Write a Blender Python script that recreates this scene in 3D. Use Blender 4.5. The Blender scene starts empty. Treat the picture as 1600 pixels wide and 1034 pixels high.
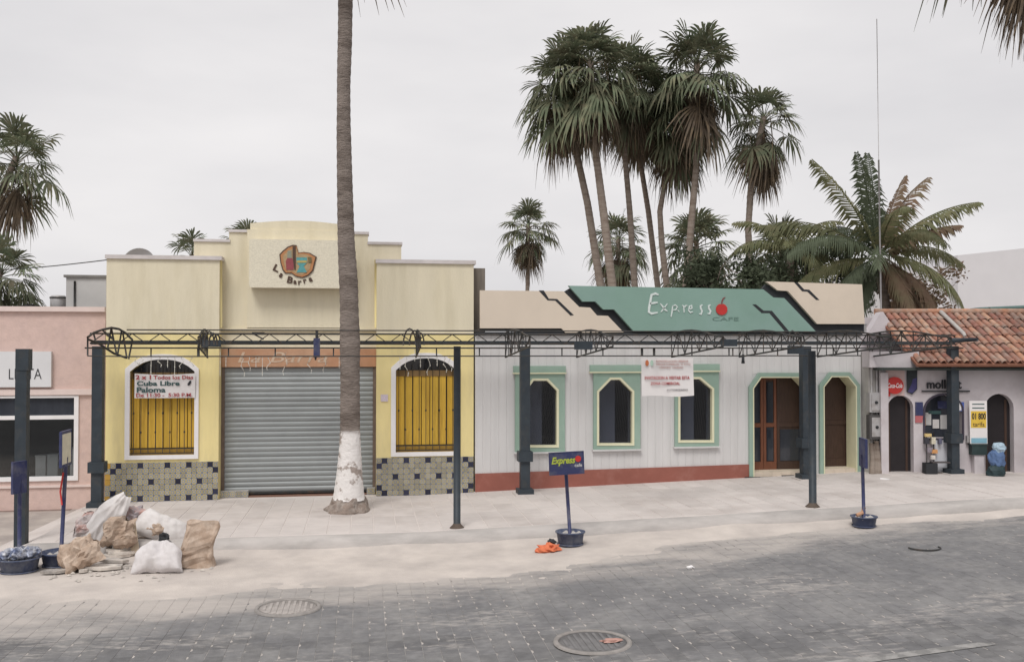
import bpy, math, random
from mathutils import Vector, Matrix, noise
from mathutils.geometry import tessellate_polygon
R = math.radians
scene = bpy.context.scene
col = scene.collection
rnd = random.Random(7)

# ------------------------------------------------------------------ camera
EYE = Vector((0, 0, 2.9)); YAW = R(8.8); FPX = 1500.0; PIT = math.atan(28 / 1500)
cd = bpy.data.cameras.new('camera'); cam = bpy.data.objects.new('camera', cd); col.objects.link(cam)
cam.location = EYE; cam.rotation_euler = (math.pi / 2 + PIT, 0, -YAW)
cd.sensor_width = 36; cd.lens = 36 * FPX / 1600; cd.clip_end = 2000; cd.clip_start = .1
scene.camera = cam

# ------------------------------------------------------------------ sky, sun, exposure
SUN_EL, SUN_AZ = 56, 205          # degrees; azimuth: where the sun stands, from +Y clockwise
world = bpy.data.worlds.new('World'); scene.world = world; world.use_nodes = True
nt = world.node_tree; nt.nodes.clear()
out = nt.nodes.new('ShaderNodeOutputWorld'); bg = nt.nodes.new('ShaderNodeBackground')
sky = nt.nodes.new('ShaderNodeTexSky'); sky.sky_type = 'NISHITA'; sky.sun_disc = False
sky.sun_elevation = R(SUN_EL); sky.sun_rotation = R(SUN_AZ); sky.dust_density = 4
hs = nt.nodes.new('ShaderNodeHueSaturation'); hs.inputs['Saturation'].default_value = .25; hs.inputs['Value'].default_value = .8
tc = nt.nodes.new('ShaderNodeTexCoord'); mp = nt.nodes.new('ShaderNodeMapping'); mp.inputs['Scale'].default_value = (1, 1, 3.2)
nz = nt.nodes.new('ShaderNodeTexNoise'); nz.inputs['Scale'].default_value = 2.1; nz.inputs['Detail'].default_value = 5; nz.inputs['Roughness'].default_value = .5
cr = nt.nodes.new('ShaderNodeValToRGB')
cr.color_ramp.elements[0].position = .3; cr.color_ramp.elements[0].color = (.555, .545, .558, 1)
cr.color_ramp.elements[1].position = .7; cr.color_ramp.elements[1].color = (.70, .682, .682, 1)
sc_ = nt.nodes.new('ShaderNodeVectorMath'); sc_.operation = 'SCALE'; sc_.inputs['Scale'].default_value = 10.4
mx = nt.nodes.new('ShaderNodeMix'); mx.data_type = 'RGBA'; mx.inputs[0].default_value = .9
L = nt.links.new
L(tc.outputs['Generated'], mp.inputs['Vector']); L(mp.outputs[0], nz.inputs['Vector']); L(nz.outputs['Fac'], cr.inputs[0])
L(cr.outputs[0], sc_.inputs[0]); L(sky.outputs[0], hs.inputs['Color'])
L(hs.outputs[0], mx.inputs[6]); L(sc_.outputs[0], mx.inputs[7]); L(mx.outputs[2], bg.inputs['Color']); L(bg.outputs[0], out.inputs['Surface'])
bg.inputs['Strength'].default_value = .1
sd = bpy.data.lights.new('sun', 'SUN'); sun = bpy.data.objects.new('sun', sd); col.objects.link(sun)
sd.energy = 1.5; sd.angle = R(22); sd.color = (1, .975, .94)
az, el = R(SUN_AZ), R(SUN_EL)
sdir = Vector((math.sin(az) * math.cos(el), math.cos(az) * math.cos(el), math.sin(el)))
sun.rotation_euler = sdir.to_track_quat('Z', 'Y').to_euler(); sun.location = (0, 0, 30)
vs = scene.view_settings; vs.view_transform = 'Standard'; vs.look = 'None'; vs.gamma = 1; vs.exposure = 0.38
vs.use_curve_mapping = False

# ------------------------------------------------------------------ helpers
FW = Vector((math.sin(YAW) * math.cos(PIT), math.cos(YAW) * math.cos(PIT), math.sin(PIT)))
RT = Vector((math.cos(YAW), -math.sin(YAW), 0)); UPV = RT.cross(FW)
def ray(px, py): return FW * FPX + RT * (px - 800) + UPV * (517 - py)
def at(px, py, Y):                       # where the building line at depth Y shows this point of the photograph
    d = ray(px, py); return EYE + d * (Y / d.y)
def xz(px, py, Y): p = at(px, py, Y); return (p.x, p.z)
def g(x): return 0 if x < 1 else .03 * (x - 1) if x < 10.5 else .285      # the street climbs to the right
def on(px, py, z0=0.0):                  # point of the street surface (z0 above it)
    d = ray(px, py); z = z0
    for _ in range(8):
        p = EYE + d * ((z - EYE.z) / d.z); z = z0 + g(p.x)
    return p

ORG = {}
class MB:
    def __init__(s): s.v = []; s.f = []; s.m = []; s.sm = []
    def add(s, vs_, fs, mi=0, smooth=False):
        b = len(s.v); s.v += [Vector(p) for p in vs_]
        for f in fs: s.f.append([b + i for i in f]); s.m.append(mi); s.sm.append(smooth)
        return s
    def box(s, x0, x1, y0, y1, z0, z1, mi=0):
        x0, x1 = sorted((x0, x1)); y0, y1 = sorted((y0, y1)); z0, z1 = sorted((z0, z1))
        return s.add([(x0, y0, z0), (x1, y0, z0), (x1, y1, z0), (x0, y1, z0), (x0, y0, z1), (x1, y0, z1), (x1, y1, z1), (x0, y1, z1)],
              [(0, 3, 2, 1), (4, 5, 6, 7), (0, 1, 5, 4), (1, 2, 6, 5), (2, 3, 7, 6), (3, 0, 4, 7)], mi)
    def prism(s, poly, y0, y1, holes=(), mi=0):       # outline in x,z; front at y0, back at y1
        loops = [list(poly)] + [list(h) for h in holes]; flat = [p for l in loops for p in l]
        tris = tessellate_polygon([[Vector((p[0], p[1], 0)) for p in l] for l in loops])
        n = len(flat); vv = [(p[0], y0, p[1]) for p in flat] + [(p[0], y1, p[1]) for p in flat]; fs = []
        for t in tris:
            a, b, c = (Vector(flat[i]) for i in t)
            if (b - a).cross(c - a) < 0: t = (t[0], t[2], t[1])
            fs.append(tuple(t)); fs.append(tuple(n + i for i in reversed(t)))
        k = 0
        for li, l in enumerate(loops):
            m = len(l); ar = sum(l[i][0] * l[(i + 1) % m][1] - l[(i + 1) % m][0] * l[i][1] for i in range(m))
            flip = (ar > 0) == (li == 0)
            for i in range(m):
                a, b = k + i, k + (i + 1) % m
                fs.append((a, n + a, n + b, b) if flip else (b, n + b, n + a, a))
            k += m
        return s.add(vv, fs, mi)
    def tube(s, pts, r, n=6, mi=0, cap=True, smooth=True):
        pts = [Vector(p) for p in pts]; rs = r if isinstance(r, (list, tuple)) else [r] * len(pts)
        vv = []; up = Vector((0, 0, 1))
        for i, p in enumerate(pts):
            t = (pts[min(i + 1, len(pts) - 1)] - pts[max(i - 1, 0)]).normalized()
            a = t.cross(up if abs(t.z) < .95 else Vector((0, 1, 0))).normalized(); b = t.cross(a)
            for k in range(n):
                th = 2 * math.pi * k / n + math.pi / n
                vv.append(p + (a * math.cos(th) + b * math.sin(th)) * rs[i])
        fs = [(i * n + k, i * n + (k + 1) % n, (i + 1) * n + (k + 1) % n, (i + 1) * n + k) for i in range(len(pts) - 1) for k in range(n)]
        if cap: fs += [tuple(range(n)), tuple(reversed(range((len(pts) - 1) * n, len(pts) * n)))]
        return s.add(vv, fs, mi, smooth)
    def lathe(s, prof, c=(0, 0, 0), n=20, mi=0, smooth=True):
        vv = [(c[0] + r * math.cos(2 * math.pi * k / n), c[1] + r * math.sin(2 * math.pi * k / n), c[2] + z) for r, z in prof for k in range(n)]
        fs = [(i * n + k, i * n + (k + 1) % n, (i + 1) * n + (k + 1) % n, (i + 1) * n + k) for i in range(len(prof) - 1) for k in range(n)]
        return s.add(vv, fs, mi, smooth)
    def xform(s, M): s.v = [M @ p for p in s.v]; return s
    def mesh(s, name, mats, org=Vector((0, 0, 0))):
        me = bpy.data.meshes.new(name); me.from_pydata([p - org for p in s.v], [], s.f)
        for m in (mats if isinstance(mats, (list, tuple)) else [mats]): me.materials.append(m)
        me.polygons.foreach_set('material_index', s.m); me.polygons.foreach_set('use_smooth', s.sm); me.update(); return me
    def build(s, name, mats, parent=None, org=None):
        o_ = ORG.get(parent.name, Vector((0, 0, 0))) if parent else Vector(org or (0, 0, 0))
        o = bpy.data.objects.new(name, s.mesh(name, mats, o_)); col.objects.link(o)
        if parent: o.parent = parent
        else: o.location = o_
        ORG[o.name] = o_; return o
def tag(o, label=None, cat=None, group=None, kind=None):
    for k, v in (('label', label), ('category', cat), ('group', group), ('kind', kind)):
        if v: o[k] = v
    return o
def thing(name, loc, label, cat, group=None, rz=None):
    o = bpy.data.objects.new(name, None); col.objects.link(o); o.location = loc; o.empty_display_size = .2
    if rz is not None: o.rotation_euler.z = rz; ORG[o.name] = Vector((0, 0, 0))
    else: ORG[o.name] = Vector(loc)
    return tag(o, label, cat, group)
def inst(me, name, parent, loc, rot=(0, 0, 0), sc=(1, 1, 1)):
    o = bpy.data.objects.new(name, me); col.objects.link(o)
    if parent: o.parent = parent; loc = Vector(loc) - ORG.get(parent.name, Vector((0, 0, 0)))
    o.location = loc; o.rotation_euler = rot; o.scale = sc; ORG[o.name] = Vector((0, 0, 0)); return o
def copy_tree(o, parent=None):
    c = o.copy(); col.objects.link(c); c.parent = parent
    for ch in o.children: copy_tree(ch, c)
    return c

# ------------------------------------------------------------------ materials
MATS = {}
def mat(name, c, rough=.8, var=.12, scale=3., bump=.0, bscale=40., obj_var=0., c2=None, thr=.55, dscale=1.2, metal=0., spec=.35, stretch=(1, 1, 1), soft=.12, dist=.01, hue=0.):
    """painted / stone / cloth surface: fine value noise, optional second colour in patches (wear, dirt), relief, per-piece variation"""
    if name in MATS: return MATS[name]
    m = bpy.data.materials.new(name); m.use_nodes = True; t = m.node_tree; N = t.nodes.new; K = t.links.new
    b = t.nodes['Principled BSDF']; b.inputs['Roughness'].default_value = rough; b.inputs['Metallic'].default_value = metal
    b.inputs['Specular IOR Level'].default_value = spec
    ge = N('ShaderNodeNewGeometry'); ma = N('ShaderNodeMapping'); ma.inputs['Scale'].default_value = stretch; K(ge.outputs['Position'], ma.inputs['Vector'])
    n1 = N('ShaderNodeTexNoise'); n1.inputs['Scale'].default_value = scale; n1.inputs['Detail'].default_value = 6; n1.inputs['Roughness'].default_value = .6; K(ma.outputs[0], n1.inputs['Vector'])
    r = N('ShaderNodeMapRange'); r.inputs['From Min'].default_value = .25; r.inputs['From Max'].default_value = .75
    r.inputs['To Min'].default_value = 1 - var; r.inputs['To Max'].default_value = 1 + var; K(n1.outputs['Fac'], r.inputs['Value'])
    cur = None
    rgb = N('ShaderNodeRGB'); rgb.outputs[0].default_value = (*c, 1); cur = rgb.outputs[0]
    if c2:
        n2 = N('ShaderNodeTexNoise'); n2.inputs['Scale'].default_value = dscale; n2.inputs['Detail'].default_value = 8; n2.inputs['Roughness'].default_value = .65; K(ma.outputs[0], n2.inputs['Vector'])
        r2 = N('ShaderNodeMapRange'); r2.inputs['From Min'].default_value = thr - soft; r2.inputs['From Max'].default_value = thr + soft; K(n2.outputs['Fac'], r2.inputs['Value'])
        mm = N('ShaderNodeMix'); mm.data_type = 'RGBA'; K(r2.outputs[0], mm.inputs[0]); K(cur, mm.inputs[6]); mm.inputs[7].default_value = (*c2, 1); cur = mm.outputs[2]
    val = r.outputs[0]
    if obj_var:
        oi = N('ShaderNodeObjectInfo'); r3 = N('ShaderNodeMapRange'); r3.inputs['To Min'].default_value = 1 - obj_var; r3.inputs['To Max'].default_value = 1 + obj_var
        K(oi.outputs['Random'], r3.inputs['Value']); mu = N('ShaderNodeMath'); mu.operation = 'MULTIPLY'; K(val, mu.inputs[0]); K(r3.outputs[0], mu.inputs[1]); val = mu.outputs[0]
    h = N('ShaderNodeHueSaturation'); K(cur, h.inputs['Color']); K(val, h.inputs['Value'])
    if hue:
        oi2 = N('ShaderNodeObjectInfo'); r4 = N('ShaderNodeMapRange'); r4.inputs['To Min'].default_value = .5 - hue; r4.inputs['To Max'].default_value = .5 + hue
        K(oi2.outputs['Random'], r4.inputs['Value']); K(r4.outputs[0], h.inputs['Hue'])
    K(h.outputs[0], b.inputs['Base Color'])
    if bump:
        n3 = N('ShaderNodeTexNoise'); n3.inputs['Scale'].default_value = bscale; n3.inputs['Detail'].default_value = 4; K(ma.outputs[0], n3.inputs['Vector'])
        bp = N('ShaderNodeBump'); bp.inputs['Strength'].default_value = bump; bp.inputs['Distance'].default_value = dist; K(n3.outputs['Fac'], bp.inputs['Height']); K(bp.outputs[0], b.inputs['Normal'])
    MATS[name] = m; return m

def glass_mat():
    m = mat('dark_glass', (.030, .034, .044), .05, .35, 1.6, spec=.5, c2=(.045, .05, .062), thr=.55, dscale=.9, stretch=(1.5, 1, .6)); return m
YEL = mat('yellow_paint', (.79, .67, .33), .85, .07, 2, .35, 60, c2=(.68, .58, .31), thr=.58, dscale=1.8, stretch=(2, 1, .4))
PALE = mat('pale_yellow_stucco', (.71, .645, .49), .9, .06, 2.5, .5, 45, c2=(.665, .60, .445), thr=.57, dscale=1.6, stretch=(2.2, 1, .35), soft=.08)
STUC = mat('rough_cream_stucco', (.72, .67, .54), .95, .12, 40, .7, 55, dist=.010)
CAP = mat('lilac_grey_cap', (.60, .56, .55), .85, .1, 4, c2=(.48, .44, .42), thr=.62)
WHITE = mat('white_trim', (.78, .76, .76), .8, .06, 4)
SID = mat('white_siding', (.615, .605, .60), .85, .05, 3, .25, 50, obj_var=.012, c2=(.55, .54, .53), thr=.62, dscale=.9, stretch=(2.5, 1, .25))
REDB = mat('oxide_red_paint', (.285, .105, .08), .85, .1, 4, .2, 50, c2=(.34, .16, .13), thr=.66, dscale=2)
GRN = mat('sage_green_trim', (.28, .395, .325), .8, .06, 5, c2=(.33, .42, .36), thr=.6)
GRNP = mat('sage_green_panel', (.215, .335, .285), .75, .06, 1.2, .1, 30, c2=(.24, .355, .32), thr=.58, dscale=.7)
CREAM = mat('cream_panel', (.66, .57, .47), .8, .05, 1.2, .1, 30, c2=(.60, .52, .43), thr=.62, dscale=.8)
CREAMT = mat('pale_cream_trim', (.72, .70, .50), .8, .05, 6)
BLACK = mat('charcoal_paint', (.028, .03, .034), .75, .15, 5)
PINK = mat('pink_stucco', (.62, .465, .415), .92, .08, 9, .6, 30, c2=(.57, .43, .39), thr=.55, dscale=2.4)
PINKT = mat('pale_pink_trim', (.70, .58, .54), .85, .06, 5)
TILEA = mat('glazed_tile_patterned', (.36, .36, .30), .4, .05, 3)
STEEL = mat('dark_painted_steel', (.035, .036, .036), .6, .25, 12, c2=(.075, .05, .035), thr=.6, dscale=9)
POST = mat('slate_blue_post_paint', (.032, .042, .052), .55, .2, 6, .1, 30, c2=(.06, .06, .06), thr=.64, dscale=5)
SHUT = mat('grey_roller_slat', (.30, .318, .32), .55, .06, 2, .05, 80, obj_var=.05, c2=(.255, .27, .272), thr=.6, dscale=1.1, metal=.25)
WOODY = mat('ochre_painted_plank', (.68, .43, .06), .65, .12, 14, .3, 30, obj_var=.07, stretch=(4, 4, .35), c2=(.56, .33, .05), thr=.6, dscale=3)
DOORW = mat('reddish_door_wood', (.17, .065, .035), .45, .25, 18, .2, 30, stretch=(3, 3, .3))
DARKW = mat('dark_door_wood', (.062, .035, .025), .5, .25, 18, .2, 30, stretch=(3, 3, .3))
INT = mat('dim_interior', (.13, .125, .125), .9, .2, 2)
GLASS = glass_mat()
TERR = mat('terracotta_board', (.46, .25, .15), .85, .12, 5, .2, 30, c2=(.52, .33, .22), thr=.6)
ROOFT = mat('clay_roof_tile', (.36, .175, .12), .9, .25, 9, .3, 30, obj_var=.28, c2=(.31, .24, .20), thr=.53, dscale=4, hue=.012)
MORT = mat('grey_mortar', (.42, .40, .38), .95, .15, 7, .4, 30)
CONC = mat('pale_dusty_concrete', (.545, .50, .475), .95, .08, 2.2, .25, 40, obj_var=.045, c2=(.43, .385, .36), thr=.6, dscale=1.0)
KERB = mat('kerb_concrete', (.44, .41, .39), .95, .14, 3, .5, 30, c2=(.32, .30, .285), thr=.54, dscale=1.8, stretch=(.5, 1, 2))
JOINT = mat('pale_joint_mortar', (.60, .55, .52), .95, .08, 4)
SAND = mat('pale_construction_sand', (.56, .505, .46), 1., .10, 1.6, .5, 55, c2=(.41, .37, .345), thr=.54, dscale=1.3, soft=.2)
DRIVE = mat('brown_grey_driveway', (.33, .29, .27), .95, .15, 2, .3, 30, c2=(.46, .41, .37), thr=.52)
DIRT = mat('dry_earth', (.40, .35, .30), 1., .15, 1.5, .3, 10)
NAVY = mat('navy_blue_plastic', (.035, .042, .11), .5, .15, 6, c2=(.12, .12, .15), thr=.6, dscale=5)
TUBM = mat('dusty_navy_tub', (.05, .065, .12), .6, .15, 7, c2=(.17, .18, .21), thr=.57, dscale=5)
KRAFT = mat('kraft_paper', (.36, .265, .20), .85, .18, 8, .6, 18, c2=(.52, .42, .34), thr=.54, dscale=6)
SACK = mat('white_woven_sack', (.64, .61, .595), .8, .08, 9, .35, 35, c2=(.58, .54, .52), thr=.6, dscale=4)
SACKG = mat('greyish_woven_sack', (.60, .57, .57), .8, .08, 9, .35, 35, c2=(.50, .47, .46), thr=.58, dscale=4)
BOARD = mat('broken_plaster_board', (.56, .51, .46), .9, .12, 6, .3, 30, obj_var=.22, c2=(.28, .26, .245), thr=.57, dscale=5)
ORANGE = mat('faded_orange_cloth', (.62, .17, .08), .85, .2, 12, .5, 30)
RED = mat('sign_red', (.48, .035, .03), .5, .08, 8)
PAPER = mat('white_banner_cloth', (.74, .71, .70), .85, .05, 6, .2, 15)
INKR = mat('red_ink', (.40, .07, .075), .8, .1, 8)
INKG = mat('dark_green_ink', (.05, .10, .10), .8, .1, 8)
INKB = mat('black_ink', (.03, .03, .035), .7, .1, 8)
INKD = mat('brown_ink', (.09, .055, .04), .8, .1, 8)
TRUNK = mat('grey_palm_bark', (.25, .21, .185), .95, .25, 6, 1., 14, stretch=(1, 1, 4), c2=(.12, .095, .08), thr=.56, dscale=1.6, dist=.04)
TRUNKB = mat('brown_palm_bark', (.275, .23, .195), .95, .2, 6, .8, 14, stretch=(1, 1, 5), c2=(.15, .11, .085), thr=.56, dscale=3)
LIME = mat('flaking_whitewash', (.72, .69, .67), .95, .08, 6, .9, 18, c2=(.33, .28, .25), thr=.565, dscale=4.2, soft=.03, dist=.02)
LEAF = mat('green_fan_leaf', (.135, .158, .100), .8, .25, 4, obj_var=.30, spec=.2, c2=(.21, .19, .125), thr=.56, dscale=3, hue=.02)
LEAF2 = mat('deep_green_leaf', (.095, .115, .072), .8, .3, 4, obj_var=.3, spec=.3)
DEAD = mat('dry_hanging_leaf', (.135, .105, .078), .9, .3, 5, obj_var=.3, c2=(.22, .16, .10), thr=.6, dscale=4)
STALK = mat('pale_stalk', (.24, .18, .11), .9, .2, 5)
COCO = mat('olive_coconut_leaf', (.155, .165, .085), .75, .25, 4, obj_var=.3, spec=.3, c2=(.22, .20, .11), thr=.57, dscale=3)
COCOB = mat('browned_coconut_leaf', (.21, .14, .095), .85, .25, 4, obj_var=.25, c2=(.15, .14, .08), thr=.58, dscale=2)
GREYB = mat('weathered_grey_block', (.52, .51, .50), .95, .1, 4, .3, 30, c2=(.42, .41, .40), thr=.6, dscale=2)
GALV = mat('grey_metal_box', (.42, .41, .41), .5, .12, 9, metal=.3, c2=(.30, .27, .25), thr=.62, dscale=6)
SHOPW = mat('lilac_white_wall', (.56, .52, .535), .9, .08, 4, .3, 40, c2=(.49, .44, .45), thr=.58, dscale=1.6)
PINKW = mat('rosy_white_wall', (.58, .44, .42), .9, .08, 4, .3, 40)
FARW = mat('far_white_render', (.62, .61, .63), .9, .03, 1)

for m in (LEAF, LEAF2, DEAD, COCO, COCOB):
    t = m.node_tree; p = t.nodes['Principled BSDF']; tl_ = t.nodes.new('ShaderNodeBsdfTranslucent'); mxs = t.nodes.new('ShaderNodeMixShader'); mxs.inputs[0].default_value = .28
    t.links.new(p.inputs['Base Color'].links[0].from_socket, tl_.inputs['Color']); t.links.new(p.outputs[0], mxs.inputs[1]); t.links.new(tl_.outputs[0], mxs.inputs[2]); t.links.new(mxs.outputs[0], t.nodes['Material Output'].inputs['Surface'])
def tinted_glass(name, tint, gl):
    m = bpy.data.materials.new(name); m.use_nodes = True; ct = m.node_tree; ct.nodes.remove(ct.nodes['Principled BSDF'])
    a = ct.nodes.new('ShaderNodeBsdfTransparent'); b = ct.nodes.new('ShaderNodeBsdfGlossy'); c = ct.nodes.new('ShaderNodeMixShader')
    a.inputs['Color'].default_value = (*tint, 1); b.inputs['Roughness'].default_value = .04; c.inputs[0].default_value = gl
    n = ct.nodes.new('ShaderNodeTexNoise'); n.inputs['Scale'].default_value = 3; bp = ct.nodes.new('ShaderNodeBump'); bp.inputs['Strength'].default_value = .05; ct.links.new(n.outputs['Fac'], bp.inputs['Height']); ct.links.new(bp.outputs[0], b.inputs['Normal'])
    ct.links.new(a.outputs[0], c.inputs[1]); ct.links.new(b.outputs[0], c.inputs[2]); ct.links.new(c.outputs[0], ct.nodes['Material Output'].inputs['Surface']); return m
TINT = tinted_glass('tinted_cafe_glass', (.56, .58, .63), .07)
# ------------------------------------------------------------------ lettering
def text(body, x0, x1, z0, z1, y, m, parent, name='lettering', bold=0., shear=0., rot=0., thick=.004):
    cu = bpy.data.curves.new('lettering', 'FONT'); cu.body = body; cu.offset = bold; cu.resolution_u = 3; cu.shear = shear
    t = bpy.data.objects.new('lettering_tmp', cu); me = bpy.data.meshes.new_from_object(t); bpy.data.objects.remove(t); bpy.data.curves.remove(cu)
    vs_ = [v.co.copy() for v in me.vertices]; fs = [tuple(p.vertices) for p in me.polygons]; bpy.data.meshes.remove(me)
    if not vs_: return None
    ax, bx = min(v.x for v in vs_), max(v.x for v in vs_); ay, by = min(v.y for v in vs_), max(v.y for v in vs_)
    cx, cz = (x0 + x1) / 2, (z0 + z1) / 2; q = []
    for v in vs_:
        dx = (v.x - ax) / (bx - ax) * (x1 - x0) + x0 - cx; dz = (v.y - ay) / (by - ay) * (z1 - z0) + z0 - cz
        q.append((cx + dx * math.cos(rot) - dz * math.sin(rot), y, cz + dx * math.sin(rot) + dz * math.cos(rot)))
    b = MB(); n = len(q); b.add(q + [(p[0], y + thick, p[2]) for p in q], fs)
    edges = {}
    for f in fs:
        for i in range(len(f)):
            e = (f[i], f[(i + 1) % len(f)]); edges[e] = 1
    for (a, c) in list(edges):
        if (c, a) not in edges: b.f.append([c, a, a + n, c + n]); b.m.append(0); b.sm.append(False)
    return b.build(name, m, parent)
def stroke(mb, pts, w, y, th=.006):       # a flat painted brush stroke in the x,z plane
    pts = [Vector(p) for p in pts]; Lf, Rt = [], []
    for i, p in enumerate(pts):
        t = (pts[min(i + 1, len(pts) - 1)] - pts[max(i - 1, 0)]).normalized(); n = Vector((-t.y, t.x))
        k = w * (.6 if i in (0, len(pts) - 1) else 1) / 2; Lf.append(p + n * k); Rt.append(p - n * k)
    for i in range(len(pts) - 1):
        q = [Lf[i], Rt[i], Rt[i + 1], Lf[i + 1]]
        mb.prism([(a.x, a.y) for a in q], y, y + th)
    return mb

def inset(loop, d):
    n = len(loop); res = []
    for i in range(n):
        a, p, c = Vector(loop[i - 1]), Vector(loop[i]), Vector(loop[(i + 1) % n])
        d1, d2 = (p - a).normalized(), (c - p).normalized(); n1, n2 = Vector((-d1.y, d1.x)), Vector((-d2.y, d2.x)); bi = (n1 + n2).normalized()
        k = d / max(.3, bi.dot(n1)); q = p + bi * k; res.append((q.x, q.y))
    return res

# ================================================================== GROUND, ROAD, PAVEMENT
tag(MB().box(-400, 400, -300, 900, -.6, -.35).build('ground', DIRT), kind='structure')
def strip(xs, y0, y1, zt, zb=-.3):       # a slab whose top follows zt(x)
    b = MB()
    for a, c in zip(xs[:-1], xs[1:]):
        b.add([(a, y0, zt(a)), (c, y0, zt(c)), (c, y1, zt(c)), (a, y1, zt(a)), (a, y0, zb), (c, y0, zb), (c, y1, zb), (a, y1, zb)],
              [(0, 1, 2, 3), (0, 4, 5, 1), (3, 2, 6, 7)])
    return b
XS = [-120, -60, -30, -12, -4.6, -2, 1, 4, 7, 10.5, 14, 20, 40, 120]
KY = 14.0                                # kerb face
ROADM = mat('sandy_road_bed', (.44, .405, .375), 1., .15, 3, .3, 40, c2=(.19, .183, .178), thr=.52, dscale=1.1, soft=.06)
def paver_mat():
    m = mat('grey_paver', (.145, .143, .146), .9, .2, 9, .5, 60, obj_var=.14, c2=(.205, .20, .197), thr=.55, dscale=1.3)
    t = m.node_tree; N = t.nodes.new; K = t.links.new; b = t.nodes['Principled BSDF']
    src = b.inputs['Base Color'].links[0].from_socket
    ge = N('ShaderNodeNewGeometry'); sp = N('ShaderNodeSeparateXYZ'); K(ge.outputs['Position'], sp.inputs[0])
    # dust blown off the sand heap lies on the pavers nearest to it
    a = N('ShaderNodeMath'); a.operation = 'MULTIPLY_ADD'; a.inputs[1].default_value = -.235; K(sp.outputs['X'], a.inputs[0]); K(sp.outputs['Y'], a.inputs[2])
    n = N('ShaderNodeTexNoise'); n.inputs['Scale'].default_value = 1.1; n.inputs['Detail'].default_value = 9; n.inputs['Roughness'].default_value = .7
    mp_ = N('ShaderNodeMapping'); mp_.inputs['Scale'].default_value = (.55, 1.5, 1); K(ge.outputs['Position'], mp_.inputs['Vector']); K(mp_.outputs[0], n.inputs['Vector'])
    c = N('ShaderNodeMath'); c.operation = 'MULTIPLY_ADD'; c.inputs[1].default_value = 4.2; K(n.outputs['Fac'], c.inputs[0]); K(a.outputs[0], c.inputs[2])
    r = N('ShaderNodeMapRange'); r.interpolation_type = 'SMOOTHSTEP'; r.inputs['From Min'].default_value = 12.65; r.inputs['From Max'].default_value = 14.4; r.inputs['To Max'].default_value = .96; K(c.outputs[0], r.inputs['Value'])
    mm = N('ShaderNodeMix'); mm.data_type = 'RGBA'; K(r.outputs[0], mm.inputs[0]); K(src, mm.inputs[6]); mm.inputs[7].default_value = (.45, .41, .38, 1)
    # pale flecks of dried sand caught in the rough faces, in drifts
    f1 = N('ShaderNodeTexNoise'); f1.inputs['Scale'].default_value = 9; f1.inputs['Detail'].default_value = 5; f1.inputs['Roughness'].default_value = .7; K(mp_.outputs[0], f1.inputs['Vector'])
    f2 = N('ShaderNodeTexNoise'); f2.inputs['Scale'].default_value = .9; f2.inputs['Detail'].default_value = 3; K(mp_.outputs[0], f2.inputs['Vector'])
    f3 = N('ShaderNodeMath'); f3.operation = 'MULTIPLY_ADD'; f3.inputs[1].default_value = .9; K(f2.outputs['Fac'], f3.inputs[0]); K(f1.outputs['Fac'], f3.inputs[2])
    f4 = N('ShaderNodeMapRange'); f4.inputs['From Min'].default_value = 1.04; f4.inputs['From Max'].default_value = 1.22; f4.inputs['To Max'].default_value = .75; K(f3.outputs[0], f4.inputs['Value'])
    m2 = N('ShaderNodeMix'); m2.data_type = 'RGBA'; K(f4.outputs[0], m2.inputs[0]); K(mm.outputs[2], m2.inputs[6]); m2.inputs[7].default_value = (.36, .335, .315, 1)
    K(m2.outputs[2], b.inputs['Base Color']); return m
PAV = paver_mat()
road = tag(strip(XS, -40, KY + .1, lambda x: g(x) - .008).build('road', PAV), kind='structure')
jb = strip([-13, -4.6, 1, 4, 7, 10.5, 14, 17], 6.3, KY + .09, lambda x: g(x) - .0032, -.1); jb.f = [f for i, f in enumerate(jb.f) if i % 3 == 0]; jb.m = jb.m[:len(jb.f)]; jb.sm = jb.sm[:len(jb.f)]
jb.build('joint_sand', ROADM, road)
PW, PL = .17, .235                       # interlocking pavers, laid in columns with offset joints
def paver_outline():
    w, l = PW / 2 - .0016, PL / 2 - .0016
    return [(-w, -l), (w, -l), (w, l), (-w, l), (-w, .045), (-w + .017, .026), (-w + .017, -.030), (-w, -.048)]
def paver_mb(ch=.0014, notch=True):
    o = paver_outline() if notch else [p for i, p in enumerate(paver_outline()) if i not in (4, 5, 6, 7)]; n = len(o); b = MB()
    b.add([(x * .99, y * .99, 0) for x, y in o] + [(x, y, -ch) for x, y in o] + [(x, y, -.02) for x, y in o],
          [tuple(range(n))] + [(i + n, (i + 1) % n + n, (i + 1) % n, i) for i in range(n)] + [(i + 2 * n, (i + 1) % n + 2 * n, (i + 1) % n + n, i + n) for i in range(n)])
    return b
spots = []
cx0 = -12.6
for i in range(int(29.2 / PW)):
    x = cx0 + i * PW
    for j in range(33):
        y = 6.5 + j * PL + (PL / 2 if i % 2 else 0)
        v = Vector((x, y, g(x))) - EYE; d = v.dot(FW); 
        if d < .3: continue
        px = 800 + FPX * v.dot(RT) / d; py = 517 - FPX * v.dot(UPV) / d
        if y < 13.98: spots.append((d if -20 < px < 1620 and py < 1050 else d + 1000, x, y))
spots.sort()
pms = [paver_mb(), paver_mb(notch=False)]; pmes = [q.mesh('paver', PAV) for q in pms]; big = MB()
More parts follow.
